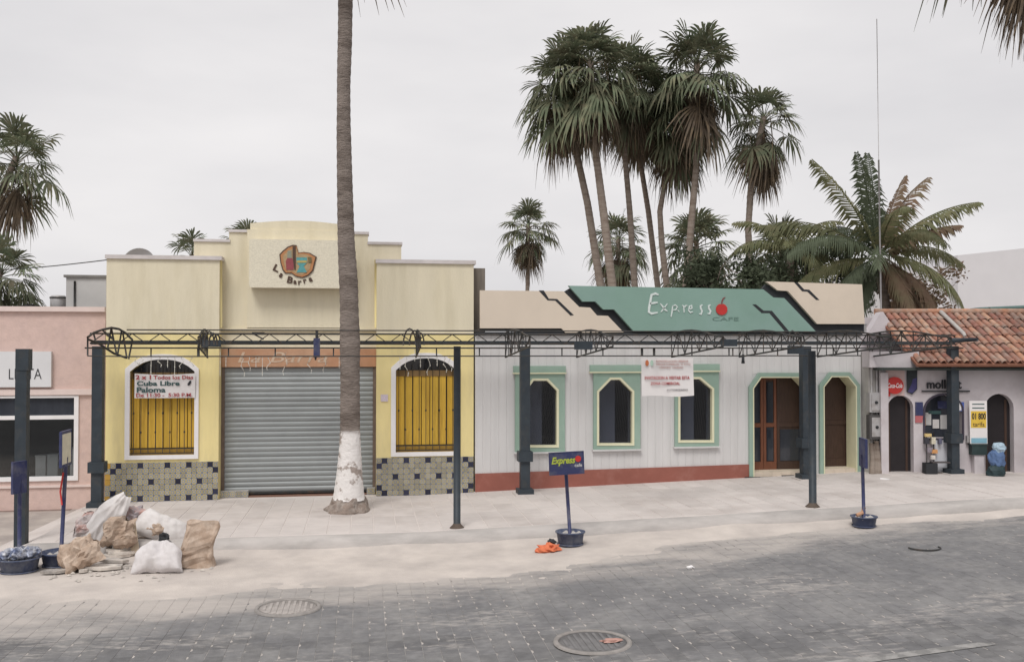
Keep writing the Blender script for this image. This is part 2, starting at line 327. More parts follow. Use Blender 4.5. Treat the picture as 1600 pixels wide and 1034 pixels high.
for k, (d, x, y) in enumerate(spots):
    jx, jy, jr, jz = rnd.uniform(-.001, .001), rnd.uniform(-.001, .001), rnd.uniform(-.006, .006), rnd.uniform(-.0012, .0012)
    pk = int(rnd.random() < .45); pm = pms[pk]
    if k < 300: inst(pmes[pk], 'paver', road, (x + jx, y + jy, g(x) + jz), (rnd.uniform(-.004, .004), -math.atan(.03) if x > 1 else 0, jr))
    else:
        ca, sa = math.cos(jr), math.sin(jr); b0 = len(big.v)
        big.v += [Vector((x + jx + p.x * ca - p.y * sa, y + jy + p.x * sa + p.y * ca, g(x + p.x) + jz + p.z)) for p in pm.v]
        for f in pm.f: big.f.append([b0 + q for q in f]); big.m.append(0); big.sm.append(False)
tag(big.build('paver', PAV, road), kind='stuff')

st_ = MB(); a0, a1, a2, a3 = on(1236, 1040, .004), on(1530, 1003, .004), on(1560, 1006, .004), on(1275, 1046, .004)
st_.add([p + Vector((0, 0, .002)) for p in (a0, a1, a2, a3)], [(3, 2, 1, 0)])
tag(st_.build('road_marking', mat('worn_pale_marking', (.31, .30, .29), .95, .2, 14, c2=(.19, .185, .18), thr=.50, dscale=7, soft=.05)), kind='structure')
# pale sand lying along the kerb, thinning out over the pavers
edge = [on(-60, 950), on(20, 948), on(200, 938), on(400, 928), on(600, 918), on(800, 902), on(1000, 872), on(1150, 846), on(1350, 826), on(1600, 806)]
def edge_y(x):
    if x <= edge[0].x: return edge[0].y
    for a, b in zip(edge[:-1], edge[1:]):
        if x <= b.x: return a.y + (b.y - a.y) * (x - a.x) / (b.x - a.x)
    return edge[-1].y
b = MB(); NX, NY = 210, 62; x0, x1, y0, y1 = -9.5, 12.5, 9.6, 14.06
for j in range(NY + 1):
    for i in range(NX + 1):
        x = x0 + (x1 - x0) * i / NX; y = y0 + (y1 - y0) * j / NY
        nn = noise.fractal(Vector((x * .55, y * 1.3, 3)), .8, 2.1, 6) * .55 + noise.noise(Vector((x * .22, y * .5, 9))) * .4
        s = (y - edge_y(x) + .32 + nn * .9)
        h = -.02 + .034 * max(-1, min(1, s * 1.1)) + .012 * max(0, min(1, (y - 13.2))) + .006 * noise.fractal(Vector((x * 3, y * 3, 1)), 1, 2, 4)
        if y > 13.7: h += (y - 13.7) * .12 * (1 + noise.noise(Vector((x * .8, 5, 0))))
        b.v.append(Vector((x, y, g(x) + h)))
for j in range(NY):
    for i in range(NX):
        a = j * (NX + 1) + i; b.f.append([a, a + 1, a + NX + 2, a + NX + 1]); b.m.append(0); b.sm.append(True)
tag(b.build('sand', SAND), kind='stuff')

# pavement with its rolled kerb
SWX0 = -4.6; SWZ = .2
def swz(x): return SWZ + g(x)
xs2 = [SWX0, -2, 1, 4, 7, 10.5, 14, 20, 40]
sidewalk = tag(strip(xs2, KY + .28, 20.5, lambda x: swz(x) - .006).build('sidewalk', JOINT), kind='structure')
SLX, SLY = .34, .7
sl = MB(); w, l = SLX / 2 - .006, SLY / 2 - .006
sl.add([(-w + .004, -l + .004, 0), (w - .004, -l + .004, 0), (w - .004, l - .004, 0), (-w + .004, l - .004, 0), (-w, -l, -.005), (w, -l, -.005), (w, l, -.005), (-w, l, -.005), (-w, -l, -.02), (w, -l, -.02), (w, l, -.02), (-w, l, -.02)],
       [(0, 1, 2, 3), (4, 5, 1, 0), (5, 6, 2, 1), (6, 7, 3, 2), (7, 4, 0, 3), (8, 9, 5, 4), (9, 10, 6, 5), (10, 11, 7, 6), (11, 8, 4, 7)])
slm = sl.mesh('paving_slab', CONC)
for i in range(54):
    x = SWX0 + SLX * (i + .5)
    for j in range(5):
        y = KY + .30 + SLY * (j + .5) + .03
        inst(slm, 'paving_slab', sidewalk, (x, y, swz(x) + rnd.uniform(-.002, .002)), (0, -math.atan(.03) if 1 < x < 10.5 else 0, 0))
kb = MB(); prof = [(KY, -.06), (KY + .015, .05), (KY + .04, .11), (KY + .085, .165), (KY + .15, .192), (KY + .28, .2)]
kx = [SWX0 + i * .4 for i in range(112)]; n = len(prof)
for x in kx:
    for (y, z) in prof:
        w = noise.fractal(Vector((x * .7, z * 4, 2)), 1, 2, 4) * .014
        kb.v.append(Vector((x, y + w, z + g(x) + w * .3)))
for i in range(len(kx) - 1):
    for k in range(n - 1): kb.f.append([i * n + k, (i + 1) * n + k, (i + 1) * n + k + 1, i * n + k + 1]); kb.m.append(0); kb.sm.append(True)
kb.add([(SWX0, y, z) for y, z in prof] + [(SWX0, KY + .28, -.1)], [(0, 1, 2, 3, 4, 5, 6)])
tag(kb.build('kerb', KERB), kind='structure')
# lower driveway at the left, with a ramped pavement end
tag(MB().add([(-60, KY + .09, -.008), (SWX0 - .02, KY + .09, -.008), (SWX0 - .02, 19, .03), (-60, 19, .03)], [(0, 1, 2, 3)]).build('driveway', DRIVE), kind='structure')
rp = MB(); rp.add([(SWX0 + .001, KY + .02, .19), (SWX0 + .001, 18.2, .197), (SWX0 - .45, 18.2, .03), (SWX0 - .75, KY - .1, .0)], [(0, 1, 2, 3)])
tag(rp.build('pavement_ramp', CONC), kind='structure')

# ================================================================== YELLOW BUILDING
YF, YC = 17.9, 18.2
yb = thing('bar_building', (at(165, 783, YF).x, YF, .2), 'pale yellow stucco bar building with stepped parapet and roller shutter', 'building')
XL0, XL1 = at(165, 600, YF).x, at(342, 600, YF).x
XR0, XR1 = at(588, 600, YF).x, at(740, 600, YF).x
ZL, ZR = at(165, 404, YF).z, at(740, 413, YF).z
ZMID = at(300, 520, YF).z
def arch_loop(px0, px1, pys, pya, pyb, Y, n=10):      # opening outline: sides, segmental arch, sill
    p0, p1 = at(px0, pys, Y), at(px1, pys, Y); za = at((px0 + px1) / 2, pya, Y).z; zb = at((px0 + px1) / 2, pyb, Y).z; cx = (p0.x + p1.x) / 2; hw = (p1.x - p0.x) / 2
    zs = (p0.z + p1.z) / 2
    top = []
    for i in range(n + 1):
        u = 1 - 2 * i / n; top.append((cx + hw * u, zs + (za - zs) * (1 - abs(u) ** 2.6)))
    return [(p0.x, zb), (p1.x, zb)] + top
WL = dict(px0=203, px1=305, pys=580, pya=561, pyb=711); WR = dict(px0=618, px1=713, pys=578, pya=559, pyb=706)
hL = arch_loop(Y=YF, **WL); hR = arch_loop(Y=YF, **WR)
MB().prism([(XL0, .1), (XL1, .1), (XL1, ZMID), (XL0, ZMID)], YF, YF + .3, [hL]).build('lower_wall', YEL, yb); MB().prism([(XR0, .1), (XR1, .1), (XR1, ZMID), (XR0, ZMID)], YF, YF + .3, [hR]).build('lower_wall', YEL, yb)
MB().box(XL0, XL1, YF + .003, YF + .3, ZMID, ZL).build('wing_wall', PALE, yb); MB().box(XR0, XR1, YF + .003, YF + .3, ZMID, ZR).build('wing_wall', PALE, yb)
for a, c, zt in ((XL0, XL1, ZL), (XR0, XR1, ZR)):
    MB().box(a - .02, c + .04, YF - .035, YF + .34, zt, zt + .07).build('parapet_cap', CAP, yb)
# centre bay: stepped parapet
cz = lambda px, py: xz(px, py, YC)
xa, xb_ = at(343, 600, YC).x - .25, at(587, 600, YC).x + .25
xm = (xa + xb_) / 2
zs = [at(330, 378, YC).z, at(372, 363, YC).z, at(400, 349, YC).z, at(470, 345, YC).z]
xo = [at(303, 378, YC).x, at(358, 363, YC).x, at(391, 349, YC).x]
xr = [at(627, 384, YC).x, at(575, 368, YC).x, at(541, 349, YC).x]
zlin = at(465, 546, YC).z
par = [(xo[0], zlin), (xr[0], zlin), (xr[0], zs[0]), (xr[1], zs[0]), (xr[1], zs[1]), (xr[2], zs[1]), (xr[2], zs[2])]
par += [(xr[2] + (xo[2] - xr[2]) * i / 8, zs[2] + (zs[3] - zs[2]) * math.sin(math.pi * i / 8)) for i in range(1, 8)]
par += [(xo[2], zs[2]), (xo[2], zs[1]), (xo[1], zs[1]), (xo[1], zs[0]), (xo[0], zs[0])]
MB().prism(par, YC, YC + .3).build('parapet_wall', PALE, yb)
for a, c, z in ((xo[0], xo[1], zs[0]), (xo[1], xo[2], zs[1]), (xr[2], xr[1], zs[1]), (xr[1], xr[0], zs[0])):
    MB().box(a - .01, c + .02, YC - .03, YC + .33, z + .001, z + .05).build('parapet_cap', CAP, yb)
MB().box(at(386, 500, YC).x, at(543, 500, YC).x, YC - .06, YC - .002, at(465, 512, YC).z, zs[2] - .12).build('raised_panel', PALE, yb)
MB().box(XL1 + .002, XR0 - .002, YC - .05, YC - .003, at(465, 513, YC).z - .05, at(465, 513, YC).z).build('string_course', PALE, yb)
for px in (340, 585): MB().tube([at(px + 3, 405, YF - .0) + Vector((0, .1, 0)), at(px + 3, 512, YF) + Vector((0, .1, 0))], .035, 8).build('downpipe', YEL, yb)
# body behind
MB().box(XL0, XL1, YF + .31, 26, 0, ZMID + .25).box(XR0, XR1, YF + .31, 26, 0, ZMID + .25).box(XL1 - .001, XR0 + .001, YC + .45, 26, .0, ZMID + .3).build('rear_wall', PALE, yb)
# terracotta name board + shutter
zt_, zb_ = at(465, 545, YC).z, at(465, 573, YC).z
tb = MB().box(XL1 + .004, XR0 - .004, YC - .04, YC + .2, zb_, zt_ - .001).build('name_board', TERR, yb)
text('La Barra', at(372, 560, YC).x, at(512, 560, YC).x, at(440, 566, YC).z, at(440, 550, YC).z, YC - .046, mat('faded_pale_letter', (.56, .43, .32), .9, .2, 9), tb, shear=.25)
zsb = at(465, 767, YC).z
sh = bpy.data.objects.new('roller_shutter', None); col.objects.link(sh); sh.parent = yb; ORG[sh.name] = ORG[yb.name]
ns = 25; hh = (zb_ - zsb) / ns; wl = XR0 - XL1 - .12
s_ = MB(); pr = [(0, 0), (-.006, hh * .12), (-.012, hh * .3), (-.015, hh * .5), (-.012, hh * .7), (-.006, hh * .86), (.004, hh * .93), (.004, hh)]
s_.add([(x, y, z) for x in (-wl / 2, wl / 2) for y, z in pr], [(i, i + len(pr), i + len(pr) + 1, i + 1) for i in range(len(pr) - 1)], 0, True)
sme = s_.mesh('slat', SHUT)
for i in range(ns): inst(sme, 'slat', sh, ((XL1 + XR0) / 2, YC + .03, zsb + i * hh), (rnd.uniform(-.03, .03), 0, 0))
MB().box(XL1 + .06, XR0 - .06, YC, YC + .05, zsb - .035, zsb - .001).build('bottom_rail', STEEL, sh)
for a in (XL1 + .002, XR0 - .062): MB().box(a, a + .06, YC - .01, YC + .09, .2, zb_).build('guide_rail', mat('rusty_guide', (.16, .12, .10), .7, .2, 8), sh)
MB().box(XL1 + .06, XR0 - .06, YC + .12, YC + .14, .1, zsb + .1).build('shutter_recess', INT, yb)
# windows of the bar: white surround, dark arch light, ochre planks, iron bars
def bar_window(W, hole, npl):
    Y = YF; fr = bpy.data.objects.new('window', None); col.objects.link(fr); fr.parent = yb; ORG[fr.name] = ORG[yb.name]
    o = arch_loop(W['px0'] - 7, W['px1'] + 6, W['pys'] - 4, W['pya'] - 8, W['pyb'] + 6, Y)
    MB().prism(o, Y - .035, Y - .001, [inset(hole, .006)]).build('window_surround', WHITE, fr)
    x0, x1 = hole[0][0], hole[1][0]; zb = hole[0][1]; zpl = at((W['px0'] + W['px1']) / 2, W['pyb'] - 11, Y).z; ztop = at(400, W['pys'] + 11, Y).z
    MB().box(x0 - .05, x1 + .05, Y + .20, Y + .22, zb - .1, hole[6][1] + .15).build('pane', GLASS, fr)
    MB().box(x0, x1, Y + .10, Y + .15, ztop, ztop + .11).build('head_rail', mat('brown_stained_rail', (.22, .14, .06), .7, .2, 9), fr)
    MB().box(x0, x1, Y + .09, Y + .16, zb, zpl - .012).build('bottom_rail', mat('ochre_rail', (.36, .22, .045), .7, .2, 9), fr)
    MB().box(x0, x1, Y + .16, Y + .17, zb, ztop).build('backing_board', DARKW, fr)
    w = (x1 - x0 - .02) / npl; pb = MB().box(-w / 2 + .007, w / 2 - .007, 0, .03, 0, ztop - zpl).mesh('plank', WOODY)
    for i in range(npl): inst(pb, 'plank', fr, (x0 + .01 + w * (i + .5), Y + .115 + rnd.uniform(-.003, .003), zpl))
    bars = 9
    for i in range(bars):
        x = x0 + (x1 - x0) * (i + .5) / bars; q = MB().tube([(x, Y + .03, zb + .03), (x, Y + .03, hole[6][1] - .09 - .25 * abs(i - 4) ** 2 / 40)], .0065, 6)
        zc = zb + (ztop - zb) * (.3 if i % 2 else .55); q.lathe([(0.001, -.03), (.014, -.012), (.014, .012), (.001, .03)], (x, Y + .03, zc), 8)
        q.build('grille_bar', STEEL, fr)
    for z in (zpl - .01, zb + .035): MB().box(x0, x1, Y + .022, Y + .038, z - .008, z + .008).build('grille_rail', STEEL, fr)
    return fr
bar_window(WL, hL, 8); bar_window(WR, hR, 7)
# tiled dado: patterned glazed tiles with single cobalt and ochre ones
def tile_mat(name, base, a, bcol, pat=True):
    m = bpy.data.materials.new(name); m.use_nodes = True; t = m.node_tree; N = t.nodes.new; K = t.links.new; p = t.nodes['Principled BSDF']; p.inputs['Roughness'].default_value = .35
    tcx = N('ShaderNodeTexCoord'); w1 = N('ShaderNodeTexWave'); w1.wave_type = 'RINGS'; w1.rings_direction = 'SPHERICAL'; w1.inputs['Scale'].default_value = 11; w1.inputs['Distortion'].default_value = 2.0; w1.inputs['Detail Scale'].default_value = 30
    K(tcx.outputs['Object'], w1.inputs['Vector']); c1 = N('ShaderNodeValToRGB'); e = c1.color_ramp.elements
    e[0].color = (*a, 1); e[0].position = .30; e[1].color = (*base, 1); e[1].position = .52
    x = e.new(.8); x.color = (*bcol, 1); K(w1.outputs['Fac'], c1.inputs[0])
    oi = N('ShaderNodeObjectInfo'); r = N('ShaderNodeMapRange'); r.inputs['To Min'].default_value = .85; r.inputs['To Max'].default_value = 1.15; K(oi.outputs['Random'], r.inputs['Value'])
    h = N('ShaderNodeHueSaturation'); K(c1.outputs[0], h.inputs['Color']); K(r.outputs[0], h.inputs['Value']); K(h.outputs[0], p.inputs['Base Color']); return m
TPAT = tile_mat('patterned_glazed_tile', (.40, .39, .34), (.17, .20, .29), (.42, .34, .13)); TBLUE = mat('cobalt_glazed_tile', (.028, .030, .055), .3, .15, 9, obj_var=.3); TOCH = mat('ochre_glazed_tile', (.45, .27, .06), .35, .15, 9, obj_var=.15)
def dado(x0, x1, ztop, nc, nr, dark, ochre=()):
    d = MB().box(x0, x1, YF - .010, YF - .002, .12, ztop).build('tile_dado', MORT, yb)
    w = (x1 - x0) / nc; h = (ztop - .2) / nr; k = .002
    tm = MB(); tm.add([(-w / 2 + k, -.012, -h / 2 + k), (w / 2 - k, -.012, -h / 2 + k), (w / 2 - k, -.012, h / 2 - k), (-w / 2 + k, -.012, h / 2 - k), (-w / 2 + .001, 0, -h / 2 + .001), (w / 2 - .001, 0, -h / 2 + .001), (w / 2 - .001, 0, h / 2 - .001), (-w / 2 + .001, 0, h / 2 - .001)],
                      [(0, 1, 2, 3), (4, 5, 1, 0), (5, 6, 2, 1), (6, 7, 3, 2), (7, 4, 0, 3)])
    ms = [tm.mesh('tile', q) for q in (TPAT, TBLUE, TOCH)]
    for r_ in range(nr):
        for c in range(nc):
            q = ms[1] if (r_, c) in dark else ms[2] if (r_, c) in ochre else ms[0]
            inst(q, 'tile', d, (x0 + w * (c + .5), YF - .010 - rnd.uniform(0, .001), ztop - h * (r_ + .5)), (0, rnd.choice((0, 0, math.pi)), 0))
zdl = at(250, 722, YF).z; zdr = at(665, 714, YF).z
dado(XL0 + .003, XL1 - .003, zdl, 21, 7, {(0, 2), (0, 6), (0, 11), (0, 15), (0, 19), (1, 1), (1, 20), (3, 4), (3, 8), (3, 13), (3, 17), (5, 1), (5, 20), (6, 6), (6, 11), (6, 15), (6, 19)}, {(0, 0), (3, 0), (6, 0), (2, 0)})
dado(XR0 + .003, XR1 - .003, zdr, 18, 7, {(0, 1), (0, 5), (0, 9), (0, 13), (0, 16), (1, 0), (1, 17), (3, 3), (3, 7), (3, 11), (3, 14), (5, 0), (5, 17), (6, 1), (6, 5), (6, 9), (6, 13), (6, 16)})
# low tiled ends of the shutter sill
for a, c in ((at(341, 770, YC).x, at(389, 770, YC).x), (at(573, 770, YC).x, at(586, 770, YC).x)):
    w = .1; n_ = max(1, round((c - a) / w)); w = (c - a) / n_
    d = MB().box(a, c, YC - .13, YC - .02, .1, .32).build('shutter_sill', MORT, yb)
    tm = MB().box(-w / 2 + .003, w / 2 - .003, -.01, 0, -.052, .052).mesh('tile', TPAT)
    for i in range(n_): inst(tm, 'tile', d, (a + w * (i + .5), YC - .13, .265))
MB().box(XL1 + .01, XR0 - .01, YC - .115, YC + .1, .15, .215).build('threshold', mat('red_brown_threshold', (.20, .11, .08), .9, .2, 9), yb)
# house number plate, corner strip beside the white building
p0, p1 = at(595, 627, YF), at(606, 616, YF)
MB().box(p0.x, p1.x, YF - .02, YF - .003, p0.z, p1.z).build('number_plate', mat('pale_lilac_plate', (.62, .54, .60), .6, .3, 60), yb)
MB().box(XR1 + .003, at(757, 470, YF + .35).x, YF + .25, YF + .6, ZMID, at(745, 419, YF + .25).z).build('stained_side_pier', mat('streaked_grey_render', (.20, .175, .15), .95, .35, 3, stretch=(3, 1, .3)), yb)

# the projecting sign box with its emblem
YS = YC - .34
p0, p1 = at(389, 449, YS), at(548, 376, YS)
sb = thing('sign_box', (p0.x, YS, p0.z), 'cream stucco sign box with a bottle and glass emblem on the yellow facade', 'sign')
rx = .05; n_ = 5; ol = []
for cx_, cz_, a0 in ((p1.x - rx, p0.z + rx, -90), (p1.x - rx, p1.z - rx, 0), (p0.x + rx, p1.z - rx, 90), (p0.x + rx, p0.z + rx, 180)):
    for i in range(n_): th = R(a0 + 90 * i / (n_ - 1)); ol.append((cx_ + rx * math.cos(th), cz_ + rx * math.sin(th)))
MB().prism(ol, YS, YC - .065).build('box', STUC, sb)
em = lambda pts: [xz(380 + x / 10.34, 360 + y / 10.34, YS) for x, y in pts]
outl = [(585, 390), (640, 330), (720, 265), (800, 235), (862, 240), (885, 320), (895, 362), (980, 350), (1080, 365), (1190, 430), (1165, 520), (1135, 650), (1060, 730), (960, 770), (850, 745), (780, 695), (680, 695), (635, 640), (600, 520)]
cxm, czm = 860, 530
inn = [(cxm + (x - cxm) * .93, czm + (y - czm) * .93) for x, y in outl]; inn2 = [(cxm + (x - cxm) * .78, czm + (y - czm) * .80) for x, y in outl]
e0 = MB().prism(em(outl), YS - .02, YS - .001).build('emblem', INKD, sb)
MB().prism(em(inn), YS - .024, YS - .019).build('emblem_border', mat('emblem_orange', (.46, .22, .10), .8, .15, 20), sb)
MB().prism(em(inn2), YS - .028, YS - .023).build('emblem_field', mat('emblem_tan', (.42, .30, .17), .8, .2, 20), sb)
MB().prism(em([(690, 500), (715, 450), (790, 450), (820, 500), (815, 640), (700, 640)]), YS - .036, YS - .027).build('emblem_bottle', mat('emblem_red', (.28, .07, .08), .7, .15, 20), sb)
MB().prism(em([(718, 330), (780, 330), (785, 448), (712, 448)]), YS - .034, YS - .027).build('emblem_bottle_neck', mat('emblem_grey_green', (.28, .29, .22), .7, .15, 20), sb)
MB().prism(em([(800, 260), (850, 260), (850, 640), (830, 640), (800, 440)]), YS - .037, YS - .027).build('emblem_post', INKD, sb)
MB().prism(em([(862, 440), (1030, 440), (1035, 520), (980, 580), (1030, 680), (865, 680), (915, 580), (862, 520)]), YS - .036, YS - .027).build('emblem_glass', mat('emblem_teal', (.10, .32, .33), .6, .2, 20), sb)
MB().prism(em([(868, 490), (1028, 490), (1028, 525), (868, 525)]), YS - .040, YS - .035).build('emblem_rim', mat('emblem_yellow', (.46, .36, .12), .7, .1, 20), sb)
MB().prism(em([(1045, 430), (1105, 440), (1105, 520), (1055, 530)]), YS - .036, YS - .027).build('emblem_lime', mat('emblem_brown', (.17, .13, .06), .7, .1, 20), sb)
for ch, x, y, sz, ro in (('L', 540, 610, 110, -25), ('a', 612, 728, 70, -35), ('B', 760, 800, 110, -14), ('a', 838, 838, 62, -4), ('r', 915, 845, 66, 4), ('r', 1000, 822, 66, 14), ('a', 1090, 795, 70, 18)):
    c = at(380 + x / 10.34, 360 + y / 10.34, YS); s = sz / 10.34 * .0117
    text(ch, c.x - s * .4, c.x + s * .4, c.z - s / 2, c.z + s / 2, YS - .014, INKD, sb, bold=.03, rot=R(ro), thick=.013)

# happy-hour banner tied over the left window
YBN = YF - .06
p0, p1 = at(210, 622, YBN), at(305, 583, YBN)
bn = thing('banner', (p0.x, YBN, p0.z), 'white drinks banner with red and green lettering across the left yellow window', 'banner')
bb = MB(); nx, nz_ = 16, 6
for j in range(nz_ + 1):
    for i in range(nx + 1):
        u, v = i / nx, j / nz_; bb.v.append(Vector((p0.x + (p1.x - p0.x) * u, YBN + .008 * math.sin(u * 9 + v * 2), p0.z + (p1.z - p0.z) * v - .022 * math.sin(math.pi * u) * v)))
for j in range(nz_):
    for i in range(nx): a = j * (nx + 1) + i; bb.f.append([a, a + 1, a + nx + 2, a + nx + 1]); bb.m.append(0); bb.sm.append(True)
cl = bb.build('cloth', PAPER, bn)
def btext(s, a, c, t, bt, m, bold=.0):
    text(s, at(a, 600, YBN).x, at(c, 600, YBN).x, at(250, bt, YBN).z, at(250, t, YBN).z, YBN - .013, m, bn, bold=bold, thick=.002)
btext('2 x 1', 212, 236, 585.5, 592.5, INKR, .03); btext('Todos los Dias', 240, 302, 586.5, 592.5, INKR, .02)
btext('Cuba Libre', 214, 281, 595, 602.5, INKG, .03); btext('Paloma', 214, 259, 604.5, 613, INKG, .03); btext('De 11:30 -  5:30 P.M.', 213, 301, 614, 620, INKR, .02)
MB().prism([xz(x, y, YBN) for x, y in ((293, 600), (296, 595), (299, 594), (299, 598), (296, 602), (293.5, 602))], YBN - .014, YBN - .011).build('drink_mark', INKB, bn)

# satellite dish on the roof
c = at(217, 412, 20.5)
dsh = thing('satellite_dish', (c.x, c.y, ZMID + .25), 'grey round satellite dish above the left parapet of the yellow building', 'dish')
dr = 23 * c.y / 1480; q = MB().lathe([(dr * t, -.16 * (1 - t * t)) for t in (.001, .25, .5, .75, 1)] + [(dr * 1.03, .012), (dr, -.03)], (0, 0, 0), 32)
q.xform(Matrix.Translation(c) @ Matrix.Rotation(R(80), 4, 'X')); q.build('reflector', mat('dish_grey', (.42, .41, .42), .6, .06, 3), dsh)
MB().tube([(c.x, c.y + .15, ZMID + .25), (c.x, c.y + .15, c.z)], .03).build('mast', STEEL, dsh)
MB().tube([(c.x, c.y - .0, c.z - dr), (c.x, c.y - .35, c.z - .05)], .012).build('feed_arm', STEEL, dsh)

# ================================================================== WHITE CAFE
YW = 17.92
XW0, XW1 = at(742, 640, YW).x + .004, at(1346, 640, YW).x
wb = thing('cafe_building', (XW0, YW, g(XW0) + .2), 'low white cafe building with green window frames and a red base band', 'building')
ZWT = at(900, 523, YW).z
def wxz(pts, Y=YW): return [xz(a, c, Y) for a, c in pts]
def win_glass(l, r, t, bt, c1, c2, cy): return [(l, bt), (r, bt), (r, cy), (c2, t), (c1, t), (l, cy)]
wins = []
for (l, r, t, bt, c1, c2, cy, fl, fr_, ft, fb, hl, hr_, ht) in (
    (822, 869, 594.5, 695, 833, 854, 610, 804.5, 882, 582.5, 706, 801.5, 883, 571.5),
    (935, 986.5, 593, 692, 953.5, 967.5, 612, 926.5, 999.5, 581, 702, 921, 1002, 570),
    (1061.5, 1111, 592, 687.5, 1075, 1092, 608, 1053.5, 1122, 579.5, 697.5, 1049, 1122.5, 568.5)):
    wins.append((wxz(win_glass(l, r, t, bt, c1, c2, cy)), wxz([(fl, fb), (fr_, fb), (fr_, ft), (fl, ft)]), wxz([(hl, ft), (hr_, ft), (hr_, ht), (hl, ht)])))
def rectify(loop):                       # make left/right and top/bottom edges true
    return loop
doorA = wxz([(1177, 748), (1263, 745), (1263, 606), (1247, 590), (1188, 590), (1177, 606)]); doorB = wxz([(1287, 742), (1336, 740), (1336, 604), (1323, 589), (1298, 589), (1287, 604)])
doorA = [(doorA[0][0], .3), (doorA[1][0], .3)] + [(doorA[1][0], doorA[2][1])] + doorA[3:5] + [(doorA[0][0], doorA[2][1])]
doorB = [(doorB[0][0], .3), (doorB[1][0], .3)] + [(doorB[1][0], doorB[2][1])] + doorB[3:5] + [(doorB[0][0], doorB[2][1])]
MB().prism([(XW0, 0), (XW1, 0), (XW1, ZWT), (XW0, ZWT)], YW + .012, YW + .3, [inset(w_[0], -.012) for w_ in wins] + [inset(doorA, -.012), inset(doorB, -.012)]).build('wall', mat('siding_groove_grey', (.58, .58, .58), .9, .05, 3), wb)  # backing wall seen in the grooves, slightly greyer than the boards
# vertical siding boards, cut round the openings
bwid = .155; nb = int((XW1 - XW0) / bwid) + 1; bwid = (XW1 - XW0) / nb
blk = [(min(p[0] for p in w_[1]), max(p[0] for p in w_[1]), min(p[1] for p in w_[1]), max(p[1] for p in w_[2])) for w_ in wins]
blk += [(doorA[0][0] - .1, doorA[1][0] + .1, 0, doorA[3][1] + .1), (doorB[0][0] - .1, doorB[1][0] + .1, 0, doorB[3][1] + .1)]
for i in range(nb):
    a, c = XW0 + bwid * i, XW0 + bwid * (i + 1); segs = [(g(a) + .14, ZWT)]
    for (l, r, zb, zt) in blk:
        if c > l + .02 and a < r - .02:
            # a board that only partly overlaps stays whole beside the frame
            if a < l - .03 or c > r + .03: continue
            segs = [s for z0_, z1_ in segs for s in ((z0_, zb + .02), (zt - .02, z1_)) if s[1] - s[0] > .05]
    for z0_, z1_ in segs:
        q = MB(); q.add([(a + .001, YW + .011, z0_), (c - .001, YW + .011, z0_), (c - .001, YW + .011, z1_), (a + .001, YW + .011, z1_), (a + .012, YW + .005, z0_), (c - .012, YW + .005, z0_), (c - .012, YW + .005, z1_), (a + .012, YW + .005, z1_)],
                        [(4, 5, 6, 7), (0, 4, 7, 3), (5, 1, 2, 6), (3, 7, 6, 2), (0, 1, 5, 4)])
        # openings through wide boards are hidden by the frames; clip boards that would cross glass
        hit = False
        for gl in [w_[0] for w_ in wins] + [doorA, doorB]:
            l, r = gl[0][0], gl[1][0]; zl, zh = gl[0][1], max(p[1] for p in gl)
            if c > l and a < r and z1_ > zl and z0_ < zh:
                hit = True
        if hit:
            for gl in [w_[0] for w_ in wins] + [doorA, doorB]:
                l, r = gl[0][0], gl[1][0]; zl, zh = gl[0][1], max(p[1] for p in gl)
                if c > l and a < r and z1_ > zl and z0_ < zh:
                    if a < l < c: c_, a_ = l, a
                    elif a < r < c: a_, c_ = r, c
                    else: continue
                    q = MB().box(a_ + .002, c_ - .002, YW + .005, YW + .011, z0_, z1_)
                    if c_ - a_ < .015: q = None
                    if zh < z1_ - .05: MB().box(a + .003, c - .003, YW + .0055, YW + .011, zh + .1, z1_ - .001).build('siding_board', SID, wb); q and [setattr(p, 'z', min(p.z, zh + .098)) for p in q.v]
                    if zl > z0_ + .05: MB().box(a + .003, c - .003, YW + .0055, YW + .011, z0_ + .001, zl - .1).build('siding_board', SID, wb); q and [setattr(p, 'z', max(p.z, zl - .098)) for p in q.v]
        if q: q.build('siding_board', SID, wb)
# red base band (level top, the pavement climbs along it)
zr0, zr1 = at(745, 739.5, YW).z, at(1169, 725, YW).z
MB().prism([(XW0, .05), (doorA[0][0] - .082, .05), (doorA[0][0] - .082, zr1), (XW0, zr0)], YW - .03, YW - .001).build('base_band', REDB, wb)
# windows
for gl, fr, hd in wins:
    wn = bpy.data.objects.new('window', None); col.objects.link(wn); wn.parent = wb; ORG[wn.name] = ORG[wb.name]
    og = inset(gl, -.042)
    MB().prism(fr, YW - .05, YW - .002, [og]).build('frame', GRN, wn)
    MB().prism(og, YW - .062, YW + .05, [gl]).build('inner_trim', CREAMT, wn)
    MB().prism(hd, YW - .075, YW - .003).build('header', GRN, wn)
    (a, c) = (hd[0][0], hd[1][0]); MB().box(a - .01, c + .01, YW - .085, YW - .004, hd[0][1] - .018, hd[0][1] + .006).build('header_bead', CREAMT, wn)
    MB().box(fr[0][0] - .02, fr[1][0] + .02, YW - .07, YW - .003, fr[0][1] - .03, fr[0][1] + .001).build('sill', SID, wn)
    MB().prism(inset(gl, -.02), YW + .06, YW + .07).build('pane', TINT, wn)
    a, c, zb_w, zt_w = gl[0][0], gl[1][0], gl[0][1], gl[3][1]
    MB().box(a - .1, c + .1, YW + .55, YW + .74, zb_w - .4, zb_w + .28).box(a - .1, c + .1, YW + .50, YW + .74, zb_w + .281, zb_w + .33).build('added_dark_band', DARKW, wn)  # added behind the pane to stand in for its dark reflected band
    MB().box(a + (c - a) * .62, c + .1, YW + .30, YW + .34, zb_w - .2, zt_w + .3).build('added_dark_strip', INT, wn)  # added too, so the pane's tone varies as reflections would make it
